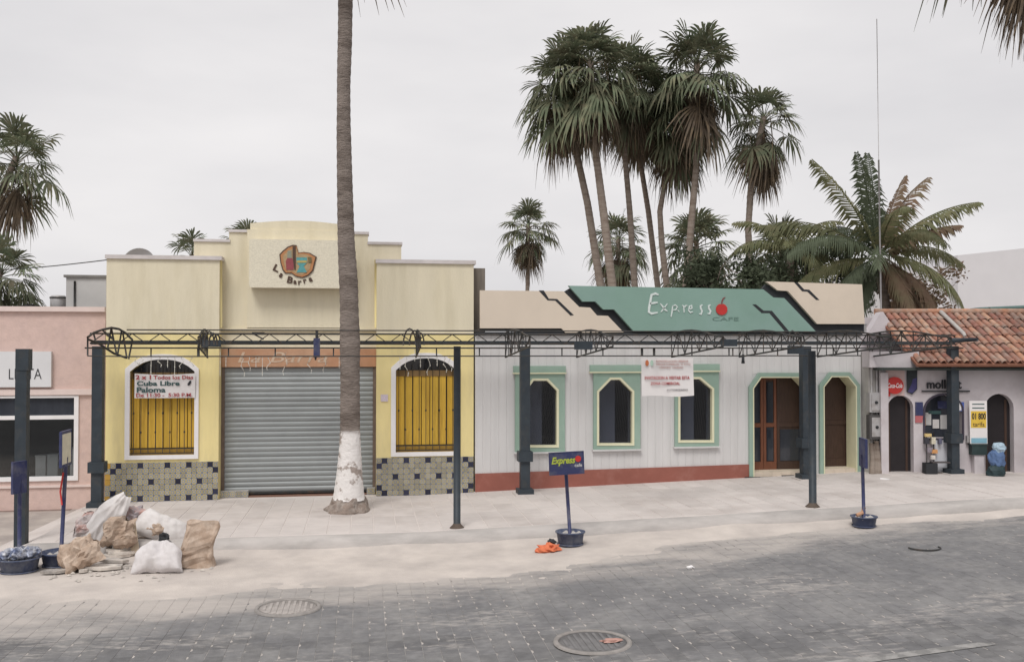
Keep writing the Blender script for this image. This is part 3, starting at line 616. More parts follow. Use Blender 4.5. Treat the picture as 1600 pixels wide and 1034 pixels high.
# doorways with octagonal heads
def doorway(lp, deep):
    d = bpy.data.objects.new('doorway', None); col.objects.link(d); d.parent = wb; ORG[d.name] = ORG[wb.name]
    o = inset(lp, -.098); o[0] = (o[0][0], .25); o[1] = (o[1][0], .25)
    i2 = inset(lp, -.022); i2[0] = (i2[0][0], .25); i2[1] = (i2[1][0], .25); i3 = [(p[0], .25) if k < 2 else p for k, p in enumerate(lp)]
    MB().prism(o, YW - .05, YW - .002, [inset(i2, .0)]).build('surround', GRN, d)
    # the passage lining
    MB().prism(inset(lp, -.02), YW - .06, YW + deep, [i3]).build('reveal', CREAMT, d)
    x0, x1 = lp[0][0], lp[1][0]; zf = g((x0 + x1) / 2) + .2 + .07
    MB().box(x0, x1, YW - .02, YW + deep + .3, .2, zf).build('step', mat('cream_step', (.62, .54, .44), .7, .1, 5), d)
    nt_ = max(3, round((x1 - x0) / .2)); w = (x1 - x0) / nt_; tm = MB().box(-w / 2 + .004, w / 2 - .004, -.008, 0, -.05, .05).mesh('step_tile', mat('step_tile_glaze', (.64, .55, .45), .5, .08, 4, obj_var=.08))
    for i in range(nt_): inst(tm, 'tile', d, (x0 + w * (i + .5), YW - .02, zf - .051))
    return d, zf
d1, zf1 = doorway(doorA, .34); d2, zf2 = doorway(doorB, .34)
MB().box(doorA[0][0] - .2, doorB[1][0] + .15, YW - .09, YW - .055, .2, .405).build('kick_strip', BLACK, wb)
MB().box(at(1218, 735, YW).x, at(1238, 735, YW).x, YW - .095, YW - .091, .40, .43).build('vent_slot', BLACK, wb)
def leaf(parent, x0, x1, z0, z1, y, wood, panes):
    lf = MB().box(x0, x1, y + .02, y + .05, z0, z1).build('door', DARKW, parent)
    s = .055
    MB().box(x0, x0 + s, y, y + .019, z0, z1).box(x1 - s, x1, y, y + .019, z0, z1).box(x0 + s, x1 - s, y, y + .019, z0, z0 + .16).box(x0 + s, x1 - s, y, y + .019, z1 - .1, z1).box(x0 + s, x1 - s, y, y + .019, z0 + .85, z0 + .93).build('stile', wood, lf)
    for a, c in panes: MB().box(x0 + s + .01, x1 - s - .01, y + .008, y + .0195, z0 + a, z0 + c).build('pane', GLASS, lf)
    return lf
x0, x1 = doorA[0][0], doorA[1][0]; xm_ = x0 + (x1 - x0) * .32; zt = doorA[3][1] + .05
leaf(wb, x0 + .01, xm_, zf1, zt, YW + .36, DOORW, ((.17, .84), (.94, 1.75)))
leaf(wb, xm_ + .012, x0 + (x1 - x0) * .57, zf1, zt, YW + .37, DOORW, ((.17, .84), (.94, 1.75)))
leaf(wb, x0 + (x1 - x0) * .57 + .012, x1 + .2, zf1, zt, YW + .37, DARKW, ((.17, .8),))
leaf(wb, doorB[0][0] - .1, doorB[1][0] + .15, zf2, zt, YW + .37, DARKW, ())
MB().lathe([(.001, -.02), (.02, 0), (.001, .02)], (doorB[0][0] + .12, YW + .34, zf2 + 1.0), 8).build('door_knob', GALV, wb)
MB().box(XW0, XW1, YW + .75, 26, 0, ZWT - .02).box(XW0, doorA[0][0] - .15, YW + .3, YW + .75, 0, ZWT - .02).box(doorB[1][0] + .16, XW1, YW + .3, YW + .75, 0, ZWT - .02).box(doorA[0][0] - .15, doorB[1][0] + .16, YW + .301, YW + .75, zt + .06, ZWT - .02).build('rear_wall', SID, wb)
MB().box(XW0, XW1, YW - .06, YW + .3, ZWT, ZWT + .05).build('eave_board', BLACK, wb)

# cafe roof sign: black backing, two cream panels, one green panel with the name
YP = YW - .12
cs = thing('roof_sign', (at(752, 513, YP).x, YP, ZWT + .05), 'cream and green panel sign with jagged black steps along the cafe roof', 'sign')
pp = lambda pts, Y=YP: [xz(a, c, Y) for a, c in pts]
bk = [(751, 516), (882, 521), (980, 523), (1354, 521), (1354, 500), (1340, 470), (1200, 444), (1190, 456), (892, 450), (884, 455), (880, 470), (751, 490)]
MB().prism(pp(bk), YP + .10, YP + .2).build('backing', BLACK, cs)
MB().prism(pp([(750.3, 453.4), (881, 454.8), (905.6, 479.4), (922.7, 480.3), (933.5, 492.7), (950.5, 493.3), (975, 519), (884, 519.6), (877.8, 512.8), (750.3, 512.8)]), YP + .03, YP + .099).build('cream_panel', CREAM, cs)
MB().prism(pp([(888.6, 446.3), (1192.6, 452), (1208.5, 464.7), (1225.5, 465.7), (1274.5, 517.4), (990.7, 517.8), (959.8, 483.4), (942.8, 483.4), (930.4, 471), (910.3, 471)]), YP, YP + .099).build('green_panel', GRNP, cs)
MB().prism(pp([(1197.9, 439.6), (1347.9, 444.2), (1352, 506), (1277.7, 506), (1232, 454.5), (1216, 453.5)]), YP + .02, YP + .099).build('cream_panel', CREAM, cs)
for pts, Y in (([(842, 453.5), (850, 453.6), (858, 466.5), (871, 467), (897, 492), (892, 493), (868, 469.5), (856, 469)], YP + .026),
               ([(1175.5, 475.5), (1181, 475.5), (1193, 485.3), (1206, 485.5), (1232.5, 517), (1226, 517), (1202, 489), (1190, 489)], YP - .004),
               ([(1241.5, 440.9), (1247, 441.1), (1257, 452), (1265, 452.5), (1281, 468.5), (1276, 468.5), (1262, 455.5), (1254, 455)], YP + .016)):
    MB().prism(pp(pts, YP), Y, Y + .004).build('black_step', BLACK, cs)
WHT = mat('white_sign_letter', (.62, .68, .66), .7, .1, 9)
hw = MB(); sx = lambda x, y: xz(980 + x / 7.27, 440 + y / 7.27, YP)
for pts, w in (([(355, 150), (320, 135), (275, 150), (262, 220), (248, 300), (245, 345), (275, 362), (345, 350)], .045), ([(258, 250), (300, 242), (345, 236)], .04),
               ([(375, 250), (400, 280), (430, 320), (455, 335)], .032), ([(455, 250), (425, 290), (395, 330), (380, 345)], .022),
               ([(515, 270), (510, 330), (497, 400)], .03), ([(515, 280), (545, 265), (568, 285), (550, 320), (515, 325)], .024), ([(570, 320), (590, 345)], .024),
               ([(622, 270), (640, 275), (645, 350)], .03), ([(645, 300), (665, 270), (682, 272)], .024),
               ([(700, 320), (735, 300), (730, 270), (705, 280), (698, 330), (715, 350), (745, 342)], .028),
               ([(855, 265), (830, 275), (835, 305), (848, 335), (838, 370), (815, 365)], .036), ([(945, 265), (922, 275), (926, 305), (945, 335), (935, 365), (912, 362)], .036)):
    stroke(hw, [sx(*p) for p in pts], w, YP - .012, .011)
hw.build('lettering', WHT, cs)
ch_ = at(980 + 1070 / 7.27, 440 + 315 / 7.27, YP); rr = 9.6 * .0121
MB().prism([(ch_.x + rr * math.cos(2 * math.pi * k / 24) * (1 - .04 * (k == 6)), ch_.z + rr * .95 * math.sin(2 * math.pi * k / 24) - (.02 if k in (6,) else 0)) for k in range(24)], YP - .02, YP - .001).build('cherry', RED, cs)
st = MB(); stroke(st, [sx(1072, 262), sx(1075, 225), sx(1090, 190), sx(1112, 178)], .02, YP - .014, .012); st.build('cherry_stalk', mat('dark_red_stalk', (.22, .05, .05)), cs)
text('CAFE', *[at(1113, 500, YP).x, at(1154, 500, YP).x], at(1130, 501, YP).z, at(1130, 495.5, YP).z, YP - .006, mat('grey_green_letter', (.13, .21, .18)), cs, thick=.005)
p0, p1 = at(1338, 518, YW), at(1356, 507, YW)
tag(MB().box(p0.x, p1.x, YW + .05, YW + .5, p0.z, p1.z).box(p0.x - .01, p1.x + .01, YW + .04, YW + .51, p1.z, p1.z + .02).build('roof_box', GALV, None, (p0.x, YW, p0.z)), 'small grey metal box at the right end under the roof sign', 'box')

# ================================================================== PINK BUILDING (left)
YK = 18.3
kb_ = thing('pink_building', (-9.5, YK, 0), 'pink stucco shop building with a white framed window at the left', 'building')
x1 = at(164, 600, YK).x; zt = at(90, 487, YK).z; wx0, wx1 = at(-60, 680, YK).x, at(123, 680, YK).x; wz0, wz1 = at(60, 751, YK).z, at(60, 618, YK).z
MB().prism([(-12, 0), (x1, 0), (x1, zt), (-12, zt)], YK, YK + .3, [[(wx0, wz0), (wx1, wz0), (wx1, wz1), (wx0, wz1)]]).build('wall', PINK, kb_)
MB().box(-12.02, x1 + .0, YK - .06, YK + .34, zt + .001, zt + .09).build('cornice', PINKT, kb_)
MB().box(-12.02, x1 + .0, YK - .05, YK - .002, at(60, 617, YK).z, at(60, 608, YK).z).build('ledge', PINKT, kb_)
MB().box(-12.02, x1, YK - .03, YK - .002, at(60, 758, YK).z - .04, at(60, 758, YK).z).build('sill_band', PINKT, kb_)
MB().box(-12.02, at(112, 790, YK).x, YK - .12, YK - .001, .0, at(60, 796, YK).z).build('plinth', mat('brown_plinth', (.22, .16, .14), .9, .2, 5), kb_)
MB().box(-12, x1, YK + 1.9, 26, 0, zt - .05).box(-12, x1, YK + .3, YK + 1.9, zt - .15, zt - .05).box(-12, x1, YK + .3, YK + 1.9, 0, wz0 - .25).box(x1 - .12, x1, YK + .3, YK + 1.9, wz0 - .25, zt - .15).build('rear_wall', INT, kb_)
wn = bpy.data.objects.new('window', None); col.objects.link(wn); wn.parent = kb_; ORG[wn.name] = ORG[kb_.name]
t_ = .075; tz0, tz1 = at(60, 655, YK).z, at(60, 649, YK).z
MB().prism([(wx0, wz0), (wx1, wz0), (wx1, wz1), (wx0, wz1)], YK - .03, YK + .08, [[(wx0 + t_, wz0 + t_), (wx1 - t_, wz0 + t_), (wx1 - t_, tz0), (wx0 + t_, tz0)], [(wx0 + t_, tz1), (wx1 - t_, tz1), (wx1 - t_, wz1 - .04), (wx0 + t_, wz1 - .04)]]).build('frame', WHITE, wn)
clear = tinted_glass('shop_window_glass', (.72, .75, .76), .07)
MB().box(wx0 + .05, wx1 - .05, YK + .03, YK + .036, wz0 + .05, tz0).build('pane', clear, wn)
MB().box(wx0 + .05, wx1 - .05, YK + .03, YK + .036, tz1, wz1 - .02).build('pane', GLASS, wn)
for px0, px1, py0, py1, m_, nm, lb in ((58, 74, 712, 744, SACK, 'cuboid', 'pale carton behind the shop window, left of the pair'), (76, 93, 710, 742, GREYB, 'cuboid', 'greyer carton behind the shop window, right of the pair')):
    a, c = at(px0, py1, YK + .6), at(px1, py0, YK + .6)
    q = MB().box(a.x, c.x, YK + .5, YK + .75, wz0 - .25, c.z); q.box(a.x - .01, c.x + .01, YK + .49, YK + .76, c.z, c.z + .02)  # plain lidded boxes for the pale shapes in the window
    tag(q.build(nm, m_, None, (a.x, YK + .5, wz0 - .25)), lb, 'cuboid')
a, c = at(111, 745, YK + .3), at(121, 700, YK + .3)
q = MB().box(a.x, c.x, YK + .28, YK + .36, wz0 - .25, c.z).box(a.x - .01, a.x + .02, YK + .27, YK + .37, wz0 - .25, c.z + .02)
tag(q.build('display_board', SACK, None, (a.x, YK + .3, wz0)), 'narrow white display board inside the shop window, at its right jamb', 'board')
a, c = at(-14, 605, YK - .08), at(80, 549, YK - .08)
sg = thing('shop_sign', (a.x, YK - .08, a.z), 'white signboard with thin dark capitals on the pink wall', 'sign')
MB().box(a.x, c.x, YK - .08, YK - .004, a.z, c.z).build('panel', mat('sign_white', (.66, .66, .67), .6, .05, 2), sg)
text('LETTA', at(14, 590, YK - .08).x, at(65, 590, YK - .08).x, at(40, 592, YK - .08).z, at(40, 576, YK - .08).z, YK - .086, INKB, sg, bold=-.01, thick=.005)
# things on the pink roof
def roofbox(px0, px1, py0, py1, Y, name, m, lab, cat, lid=True):
    a, c = at(px0, py1, Y), at(px1, py0, Y); r = thing(name, (a.x, Y, zt), lab, cat)
    MB().box(a.x, c.x, Y, Y + 1.4, zt - .05, c.z).build('wall', m, r)
    if lid: MB().box(a.x - .04, c.x + .04, Y - .04, Y + 1.44, c.z + .001, c.z + .05).build('roof_slab', mat('dark_edge_slab', (.20, .19, .18), .9, .2, 4), r)
    return r
rb = roofbox(103, 166, 434, 484, 20.4, 'rooftop_room', GREYB, 'pale grey rooftop block beside the yellow parapet', 'rooftop room')
p = at(117, 478, 20.4); MB().tube([(p.x, 20.38, p.z - .1), (p.x, 20.38, p.z + .5)], .02).build('pipe', STEEL, rb)
c = at(91, 474, 20.8)
wt = thing('water_tank', (c.x, 20.8, zt), 'small grey water tank on the pink roof', 'tank')
MB().lathe([(.001, -.3), (.15, -.3), (.155, .12), (.13, .16), (.001, .17)], (c.x, 20.8, c.z), 16).build('barrel', GALV, wt)
MB().lathe([(.165, .10), (.165, .13)], (c.x, 20.8, c.z), 16).build('rim', STEEL, wt)
q = MB(); c = at(50, 481, 20.6)
for i in range(7): q.tube([(c.x - .35 + i * .1, 20.6, zt - .05), (c.x - .3 + i * .09, 20.7, c.z + .07 * math.sin(i * .6))], .05, 6)
tag(q.build('tarpaulin_roll', mat('dark_tarpaulin', (.05, .05, .05), .9, .3, 8), None, (c.x, 20.6, zt)), 'dark low roll of covering behind the pink cornice', 'tarpaulin')

# ================================================================== RIGHT-HAND SHOP (turned slightly)
ANG = -R(10); OX, OY = 10.0, 17.55
sp = thing('corner_shop', (OX, OY, 0), 'lilac white shop with arched openings and a clay tiled roof', 'building', rz=ANG)
ax = Vector((math.cos(ANG), math.sin(ANG), 0)); ay = Vector((-math.sin(ANG), math.cos(ANG), 0)); OO = Vector((OX, OY, 0))
def lp(px, py, v=0.):                    # local (u, z) on the plane v behind the shop front
    d = ray(px, py); t = (OO + ay * v - EYE).dot(ay) / d.dot(ay); P = EYE + d * t - OO; return (P.dot(ax), P.z)
def larch(x0, x1, ytop, ybot, n=12, k=1.):
    a, c = lp(x0, ybot), lp(x1, ybot); zt = lp((x0 + x1) / 2, ytop)[1]; r = (c[0] - a[0]) / 2; cx = (a[0] + c[0]) / 2
    rz = min(r * k, zt - a[1] - .05)
    return [(a[0], min(a[1], c[1])), (c[0], min(a[1], c[1]))] + [(cx + r * math.cos(math.pi * i / n), zt - rz + rz * math.sin(math.pi * i / n)) for i in range(n + 1)]
u0 = lp(1376, 650)[0]; u1 = u0 + 5.2; zev = lp(1500, 574)[1]
dA = larch(1387.5, 1428, 617.5, 743); dB = larch(1540, 1585, 615, 745); wA = larch(1445, 1503, 617, 684, k=.9)
dA[0] = (dA[0][0], .25); dA[1] = (dA[1][0], .25); dB[0] = (dB[0][0], .25); dB[1] = (dB[1][0], .25)
MB().prism([(u0, 0), (u1, 0), (u1, zev), (u0, zev)], 0, .3, [dA, dB, wA]).build('wall', SHOPW, sp)
MB().prism([lp(1384, 618), lp(1413, 618), lp(1413, 577), lp(1384, 577)], -.012, -.002).build('pink_panel', PINKW, sp)
MB().box(u0 - .02, lp(1386, 650)[0], -.08, -.002, .2, zev - .1).build('pilaster', SHOPW, sp)
for d_, nm in ((dA, 'door'), (dB, 'door')):
    q = MB().box(d_[0][0] - .03, d_[1][0] + .03, .16, .2, .2, max(p[1] for p in d_) + .05).build(nm, mat('black_brown_door', (.020, .016, .018), .6, .2, 6), sp)
    w = d_[1][0] - d_[0][0]
    MB().box(d_[0][0] + w * .12, d_[0][0] + w * .2, .148, .159, .45, 1.9).box(d_[1][0] - w * .2, d_[1][0] - w * .12, .148, .159, .45, 1.9).build('stile', DARKW, q)
    MB().box(d_[0][0], d_[1][0], -.02, .16, .3, .45).build('doorstep', mat('dark_doorstep', (.20, .12, .10), .9, .2, 6), sp)
wn = bpy.data.objects.new('window', None); col.objects.link(wn); wn.parent = sp; ORG[wn.name] = Vector((0, 0, 0))
MB().prism(wA, .18, .19).build('pane', GLASS, wn)
MB().prism(inset(wA, -.035), -.03, -.002, [wA]).build('surround', mat('purple_black_edge', (.06, .05, .07)), wn)
a, c = lp(1456, 684), lp(1497, 684); MB().box(a[0], c[0], -.045, -.002, .42, a[1] - .04).build('counter_panel', mat('bluish_white_panel', (.60, .61, .65), .6, .05, 3), sp)
for (x_, y_, w_, h_, m_) in ((1456, 655, 9, 20, GREYB), (1468, 663, 10, 14, SACK), (1481, 660, 12, 22, GREYB), (1466, 645, 20, 5, INKG), (1483, 633, 24, 12, NAVY), (1449, 660, 6, 12, TERR)):
    a, c = lp(x_ - w_ / 2, y_ + h_ / 2), lp(x_ + w_ / 2, y_ - h_ / 2)
    MB().box(a[0], c[0], .165, .178, a[1], c[1]).build('window_poster', m_, wn)
# white slab over the left part, eave beam, tiled roof
a, c = lp(1358, 572), lp(1432, 549); MB().box(u0 - .25, c[0], -.12, .3, zev + .002, c[1]).build('fascia_slab', SHOPW, sp)
MB().box(u0 - .1, u1, -.3, .3, zev - .05, zev - .002).build('eave_beam', mat('green_black_beam', (.05, .06, .055), .8, .2, 6), sp)
VE, VR = -.42, 1.75; ze = lp(1500, 567, VE)[1]; zr = lp(1430, 489, VR)[1]
ur0 = lp(1434, 566, VE)[0]; ur1 = u1 + .1
sl_len = math.hypot(VR - VE, zr - ze); sl_a = math.atan2(zr - ze, VR - VE)
def roofp(u, s, h): return Vector((u, VE + s * math.cos(sl_a) - h * math.sin(sl_a), ze + s * math.sin(sl_a) + h * math.cos(sl_a)))
q = MB(); q.add([roofp(ur0 - .02, -.02, -.02), roofp(ur1, -.02, -.02), roofp(ur1, sl_len, -.02), roofp(ur0 - .02, sl_len, -.02), roofp(ur0 - .02, -.02, -.07), roofp(ur1, -.02, -.07), roofp(ur1, sl_len, -.07), roofp(ur0 - .02, sl_len, -.07)], [(0, 1, 2, 3), (4, 7, 6, 5), (0, 4, 5, 1), (3, 7, 4, 0), (1, 5, 6, 2), (2, 6, 7, 3)])
rf = q.build('roof', mat('roof_pan_clay', (.26, .12, .08), .9, .2, 6), sp); ORG[rf.name] = Vector((0, 0, 0))
tl, tw = sl_len / 6, .145
q = MB(); na = 6
for s_t, rad in ((0, .062), (tl * 1.12, .052)):
    for k in range(na + 1):
        th = math.pi * k / na; q.v.append(Vector((rad * math.cos(th), s_t, rad * .9 * math.sin(th) + (.012 if s_t == 0 else 0))))
for k in range(na): q.f.append([k, k + na + 1, k + na + 2, k + 1]); q.m.append(0); q.sm.append(True)
for k in range(na): q.f.append([k, k + 1, na * 2 + 2]) if False else None
q.m = [0] * len(q.f); q.sm = [True] * len(q.f)
rtm = q.mesh('roof_tile', ROOFT); ncol = int((ur1 - ur0) / tw)
vis = 0
for c_ in range(ncol):
    for r_ in range(6):
        P = roofp(ur0 + tw * (c_ + .5) + rnd.uniform(-.01, .01), tl * r_ + rnd.uniform(-.015, .015), -.01 + .004 * r_ * 0)
        inst(rtm, 'roof_tile', rf, P, (sl_a + rnd.uniform(-.02, .02), rnd.uniform(-.05, .05), rnd.uniform(-.03, .03)))
q = MB().tube([roofp(ur0 - .05, sl_len, .03), roofp(ur1, sl_len, .03)], .07, 8); q.build('ridge_cap', ROOFT, sp)
uh = lp(1468, 492, VR)[0]; q = MB(); q.tube([roofp(uh, sl_len - .05, .05), roofp(uh + .02, sl_len * .5, .06), roofp(uh, sl_len * .45, .05)], [.045, .04, .03], 7); q.build('mortar_hip', MORT, sp)
MB().box(u0, u1, VR - .1, 7, 0, zr - .1).box(u0, u1, .3, VR - .1, 0, zev + .3).build('rear_wall', SHOPW, sp)
q = MB(); q.prism([lp(1357, 520, 1.2), lp(1402, 521, 1.2), lp(1380, 487, 1.2), lp(1376, 488, 1.2)], 1.2, 1.5); q.build('gable_end', SHOPW, sp)
# shop signs
def shop_thing(name, px, py, lab, cat, v=0.):
    u, z = lp(px, py, v); P = OO + ax * u + ay * v
    o = thing(name, (P.x, P.y, z), lab, cat, rz=ANG); o['_u'] = u; return o, u, z
def L2(o_u, o_z, v, pts): return [(lp(a, c, v)[0] - o_u, lp(a, c, v)[1] - o_z) for a, c in pts]
o, u, z = shop_thing('round_sign', 1397.5, 602, 'round red soft drink sign with white script on the pink wall patch', 'sign', -.03)
rr = lp(1410, 602)[0] - u
MB().prism([(rr * math.cos(2 * math.pi * k / 28), rr * math.sin(2 * math.pi * k / 28)) for k in range(28)], -.03, .012).build('disc', RED, o)
text('Coca-Cola', -rr * .85, rr * .85, -rr * .28, rr * .28, -.035, WHITE, o, shear=.3, bold=.015, thick=.004)
a = L2(u, z, -.03, [(1385, 619), (1391, 619), (1391, 612), (1385, 612)]); MB().prism(a, .0, .015).build('sign_bracket', RED, o)
o, u, z = shop_thing('hanging_banner', 1425, 600, 'dark banner with a purple lower half beside the round red sign', 'banner', -.03)
MB().prism(L2(u, z, -.03, [(1417, 612), (1425, 616), (1433, 608), (1433, 578), (1417, 578)]), -.008, .01).build('cloth', mat('dark_banner', (.035, .042, .045), .8, .2, 7), o)
MB().prism(L2(u, z, -.03, [(1418, 612), (1425, 614), (1432, 607), (1432, 590), (1426, 592), (1424, 600)]), -.012, -.007).build('purple_patch', mat('purple_print', (.06, .055, .15), .8, .2, 9), o)
o, u, z = shop_thing('wall_lettering', 1475, 601, 'dark lower case shop lettering with an underline on the lilac wall', 'sign', -.02)
a = L2(u, z, -.02, [(1448, 607), (1502, 593)]); text('molli-et', a[0][0], a[1][0], a[0][1], a[1][1], -.02, INKB, o, bold=.02, thick=.02)
a = L2(u, z, -.02, [(1440, 612), (1515, 610)]); MB().box(a[0][0], a[1][0], -.02, 0, a[0][1], a[1][1]).build('underline', INKB, o)
o, u, z = shop_thing('small_poster', 1436, 644, 'small dark blue poster with a red lower half between the arched door and window', 'poster', -.01)
MB().prism(L2(u, z, -.01, [(1430, 649), (1442, 649), (1442, 628), (1430, 628)]), -.01, .006).build('blue_half', NAVY, o)
MB().prism(L2(u, z, -.01, [(1430, 660), (1441, 660), (1442, 649.3), (1430, 649.3)]), -.009, .006).build('red_half', mat('faded_red', (.40, .12, .13), .8), o)
o, u, z = shop_thing('blue_notice', 1501, 635, 'narrow blue and white notice right of the arched window', 'poster', -.01)
MB().prism(L2(u, z, -.01, [(1497, 642), (1506, 642), (1506, 628), (1497, 628)]), -.01, .006).build('paper', mat('bright_blue', (.08, .13, .42), .7), o)
MB().prism(L2(u, z, -.01, [(1498, 641), (1501.5, 641), (1501.5, 629), (1498, 629)]), -.014, -.0101).build('white_stripe', WHITE, o)
o, u, z = shop_thing('phone_poster', 1528, 660, 'white and yellow telephone poster with a pale blue foot by the right doorway', 'poster', -.12)
MB().prism(L2(u, z, -.12, [(1516, 693), (1543, 693), (1542, 626), (1514.5, 626)]), 0, .02).build('panel', PAPER, o)
MB().prism(L2(u, z, -.12, [(1517, 668), (1541, 668), (1541, 642), (1517, 642)]), -.004, -.0005).build('yellow_field', mat('poster_yellow', (.68, .46, .07), .7, .1, 9), o)
MB().prism(L2(u, z, -.12, [(1517.5, 692), (1542, 692), (1542, 684), (1517.5, 684)]), -.004, -.0005).build('blue_foot', mat('poster_blue', (.22, .42, .52), .7, .1, 9), o)
a = L2(u, z, -.12, [(1518.5, 655), (1540, 645)]); text('01 800', a[0][0], a[1][0], a[0][1], a[1][1], -.008, INKB, o, bold=.03, thick=.003)
a = L2(u, z, -.12, [(1520, 666), (1538, 659)]); text('tarifa', a[0][0], a[1][0], a[0][1], a[1][1], -.008, INKD, o, thick=.003)
for yy in (631, 637): 
    a = L2(u, z, -.12, [(1519, yy + 1), (1538, yy - .6)]); MB().box(a[0][0], a[1][0], -.003, -.0004, a[0][1], a[1][1]).build('print_line', INKG, o)
o, u, z = shop_thing('counter_box', 1528, 702, 'dark green box under the telephone poster', 'box', -.10)
a = L2(u, z, -.10, [(1517, 710), (1540, 695)]); MB().box(a[0][0], a[1][0], -.06, .09, a[0][1], a[1][1]).box(a[0][0] - .02, a[1][0] + .02, -.07, .09, a[1][1], a[1][1] + .02).build('case', mat('dark_green_box', (.03, .05, .05), .6, .2, 6), o)
MB().box(a[0][0] + .05, a[1][0] - .05, -.04, .08, a[0][1] - .55, a[0][1]).build('pedestal', SHOPW, o)
o, u, z = shop_thing('crate', 1453, 739, 'black crate with a loose board on the pavement under the arched window', 'crate', -.2)
MB().box(-.11, .11, -.1, .1, 0, .03).box(-.11, .11, -.1, -.085, .03, .2).box(-.11, .11, .085, .1, .03, .2).box(-.11, -.095, -.085, .085, .03, .2).box(.095, .11, -.085, .085, .03, .2).build('case', BLACK, o)
MB().box(.02, .36, -.09, .06, .205, .225).build('board', mat('dark_board', (.08, .07, .07)), o)
o, u, z = shop_thing('goods_rack', 1452, 722, 'narrow rack of small bright goods hanging beside the arched window', 'rack', -.08)
MB().tube([(-.05, 0, 0), (-.05, 0, .58)], .01).tube([(.09, 0, 0), (.09, 0, .58)], .01).build('rail', STEEL, o)
for i, (dx, dz, w_, h_, cc) in enumerate(((-.03, .50, .12, .06, (.6, .45, .2)), (-.06, .36, .09, .12, (.04, .04, .05)), (.07, .36, .08, .13, (.6, .56, .45)), (.0, .2, .1, .09, (.25, .22, .25)), (.09, .18, .11, .07, (.6, .3, .12)), (.06, .06, .08, .08, (.65, .6, .55)), (.2, .36, .06, .1, (.12, .12, .18)))):
    MB().box(dx - w_ / 2, dx + w_ / 2, -.05, .02, dz, dz + h_).build('goods', mat('goods_%d' % i, cc, .6, .3, 30), o)
o, u, z = shop_thing('wall_meter', 1510, 682, 'small grey box on the wall left of the telephone poster', 'box', -.02)
MB().prism(L2(u, z, -.02, [(1509, 691), (1516, 691), (1516, 680), (1509, 680)]), -.06, .018).prism(L2(u, z, -.02, [(1510, 690), (1515, 690), (1515, 686), (1510, 686)]), -.065, -.06).build('case', GALV, o)
o, u, z = shop_thing('lidded_bundle', 1556, 751, 'pale blue topped bundle on a dark base at the right doorway', 'bundle', -.45)
BUNDLE = o
# service gap between cafe and shop: rough pier with electric boxes and a dead trunk
xg0, xg1 = XW1 + .015, at(1376, 650, 17.62).x - .1
sp2 = thing('service_pier', (xg0, YW, .4), 'grey weathered pier with pipes between the cafe and the tiled shop', 'wall')
MB().box(xg0, xg1 + .09, 17.66, YW + .9, .1, at(1365, 553, 17.66).z).build('pier', MORT, sp2)
for dx in (.06, .22): MB().tube([(xg0 + dx * .7, 17.63, .45), (xg0 + dx * .7, 17.63, 2.6), (xg0 + dx * .7 + .05, 17.60, 2.85)], .025, 7).build('conduit', GALV, sp2)
def ebox(px0, px1, py0, py1, lab, dark):
    a, c = at(px0, py1, 17.52), at(px1, py0, 17.52); r = thing('meter_box', (a.x, 17.52, a.z), lab, 'meter box', 'meter boxes')
    MB().box(a.x, c.x, 17.52, 17.65, a.z, c.z).build('case', dark, r)
    w, h = c.x - a.x, c.z - a.z
    MB().box(a.x + w * .15, c.x - w * .15, 17.505, 17.519, a.z + h * .1, c.z - h * .1).build('cover', GALV, r)
    q = MB().lathe([(.001, 0), (.03, 0), (.03, .02), (.001, .02)], (0, 0, 0), 12); q.xform(Matrix.Translation((a.x + w * .5, 17.505, a.z + h * .5)) @ Matrix.Rotation(R(90), 4, 'X')); q.build('dial', BLACK, r)
ebox(1359, 1378, 613, 644, 'upper grey electric meter box right of the cafe', GALV); ebox(1359, 1380, 648, 686, 'lower framed meter box with dark edges right of the cafe', mat('dark_box_edge', (.08, .075, .075)))
c = at(1368, 742, 17.5)
ds = thing('dead_stump', (c.x, 17.5, c.z), 'bare brown stump against the pier under the meter boxes', 'stump')
q = MB()
for k, (dx, h, r) in enumerate(((-.06, .62, .05), (.05, .66, .06), (.0, .6, .05), (.1, .5, .035))): q.tube([(c.x + dx * 1.2, 17.50, c.z - .1), (c.x + dx + .02, 17.53, c.z + h * .5), (c.x + dx, 17.55, c.z + h)], [r * 1.3, r, r * .8], 7)
q.build('trunk', TRUNKB, ds)

# ================================================================== STEEL PERGOLA
YR_, YFR = 17.3, 14.45
pg = thing('pergola', (-4.5, YR_, .2), 'dark steel lattice pergola on slim posts over the pavement', 'pergola')
def post(px, pyb, Y, hw_, fancy, ptop=541):
    p = at(px, pyb, Y); zt = at(px, ptop, Y).z; z0 = swz(p.x) - .02
    if fancy:
        o = MB().box(p.x - hw_, p.x + hw_, Y - hw_, Y + hw_, z0 + .1, zt).build('post', POST, pg)
        MB().box(p.x - hw_ - .045, p.x + hw_ + .045, Y - hw_ - .045, Y + hw_ + .045, z0 + .62, z0 + .80).build('collar', POST, o)
        MB().box(p.x - hw_ - .06, p.x + hw_ + .06, Y - hw_ - .06, Y + hw_ + .06, z0, z0 + .12).build('foot', POST, o)
        MB().box(p.x - .2, p.x + .2, Y - .2, Y + .2, z0 - .02, z0 + .035).build('pad', CONC, o)
    else:
        o = MB().tube([(p.x, Y, z0), (p.x, Y, zt)], hw_, 10).build('post', POST, pg)
        MB().lathe([(hw_ + .06, 0), (hw_ + .055, .02), (hw_ + .01, .06), (hw_, .08)], (p.x, Y, z0 + .01), 10).build('foot', mat('rusty_foot', (.10, .075, .06), .8, .2, 9), o)
    return o
post(152, 790, YR_, .085, True); post(820, 775, YR_, .085, True); post(1259, 752, YR_, .085, True); post(1490, 745, 17.1, .08, True)
post(714, 825, YFR, .055, False); post(1270, 793, YFR, .06, False, 548)
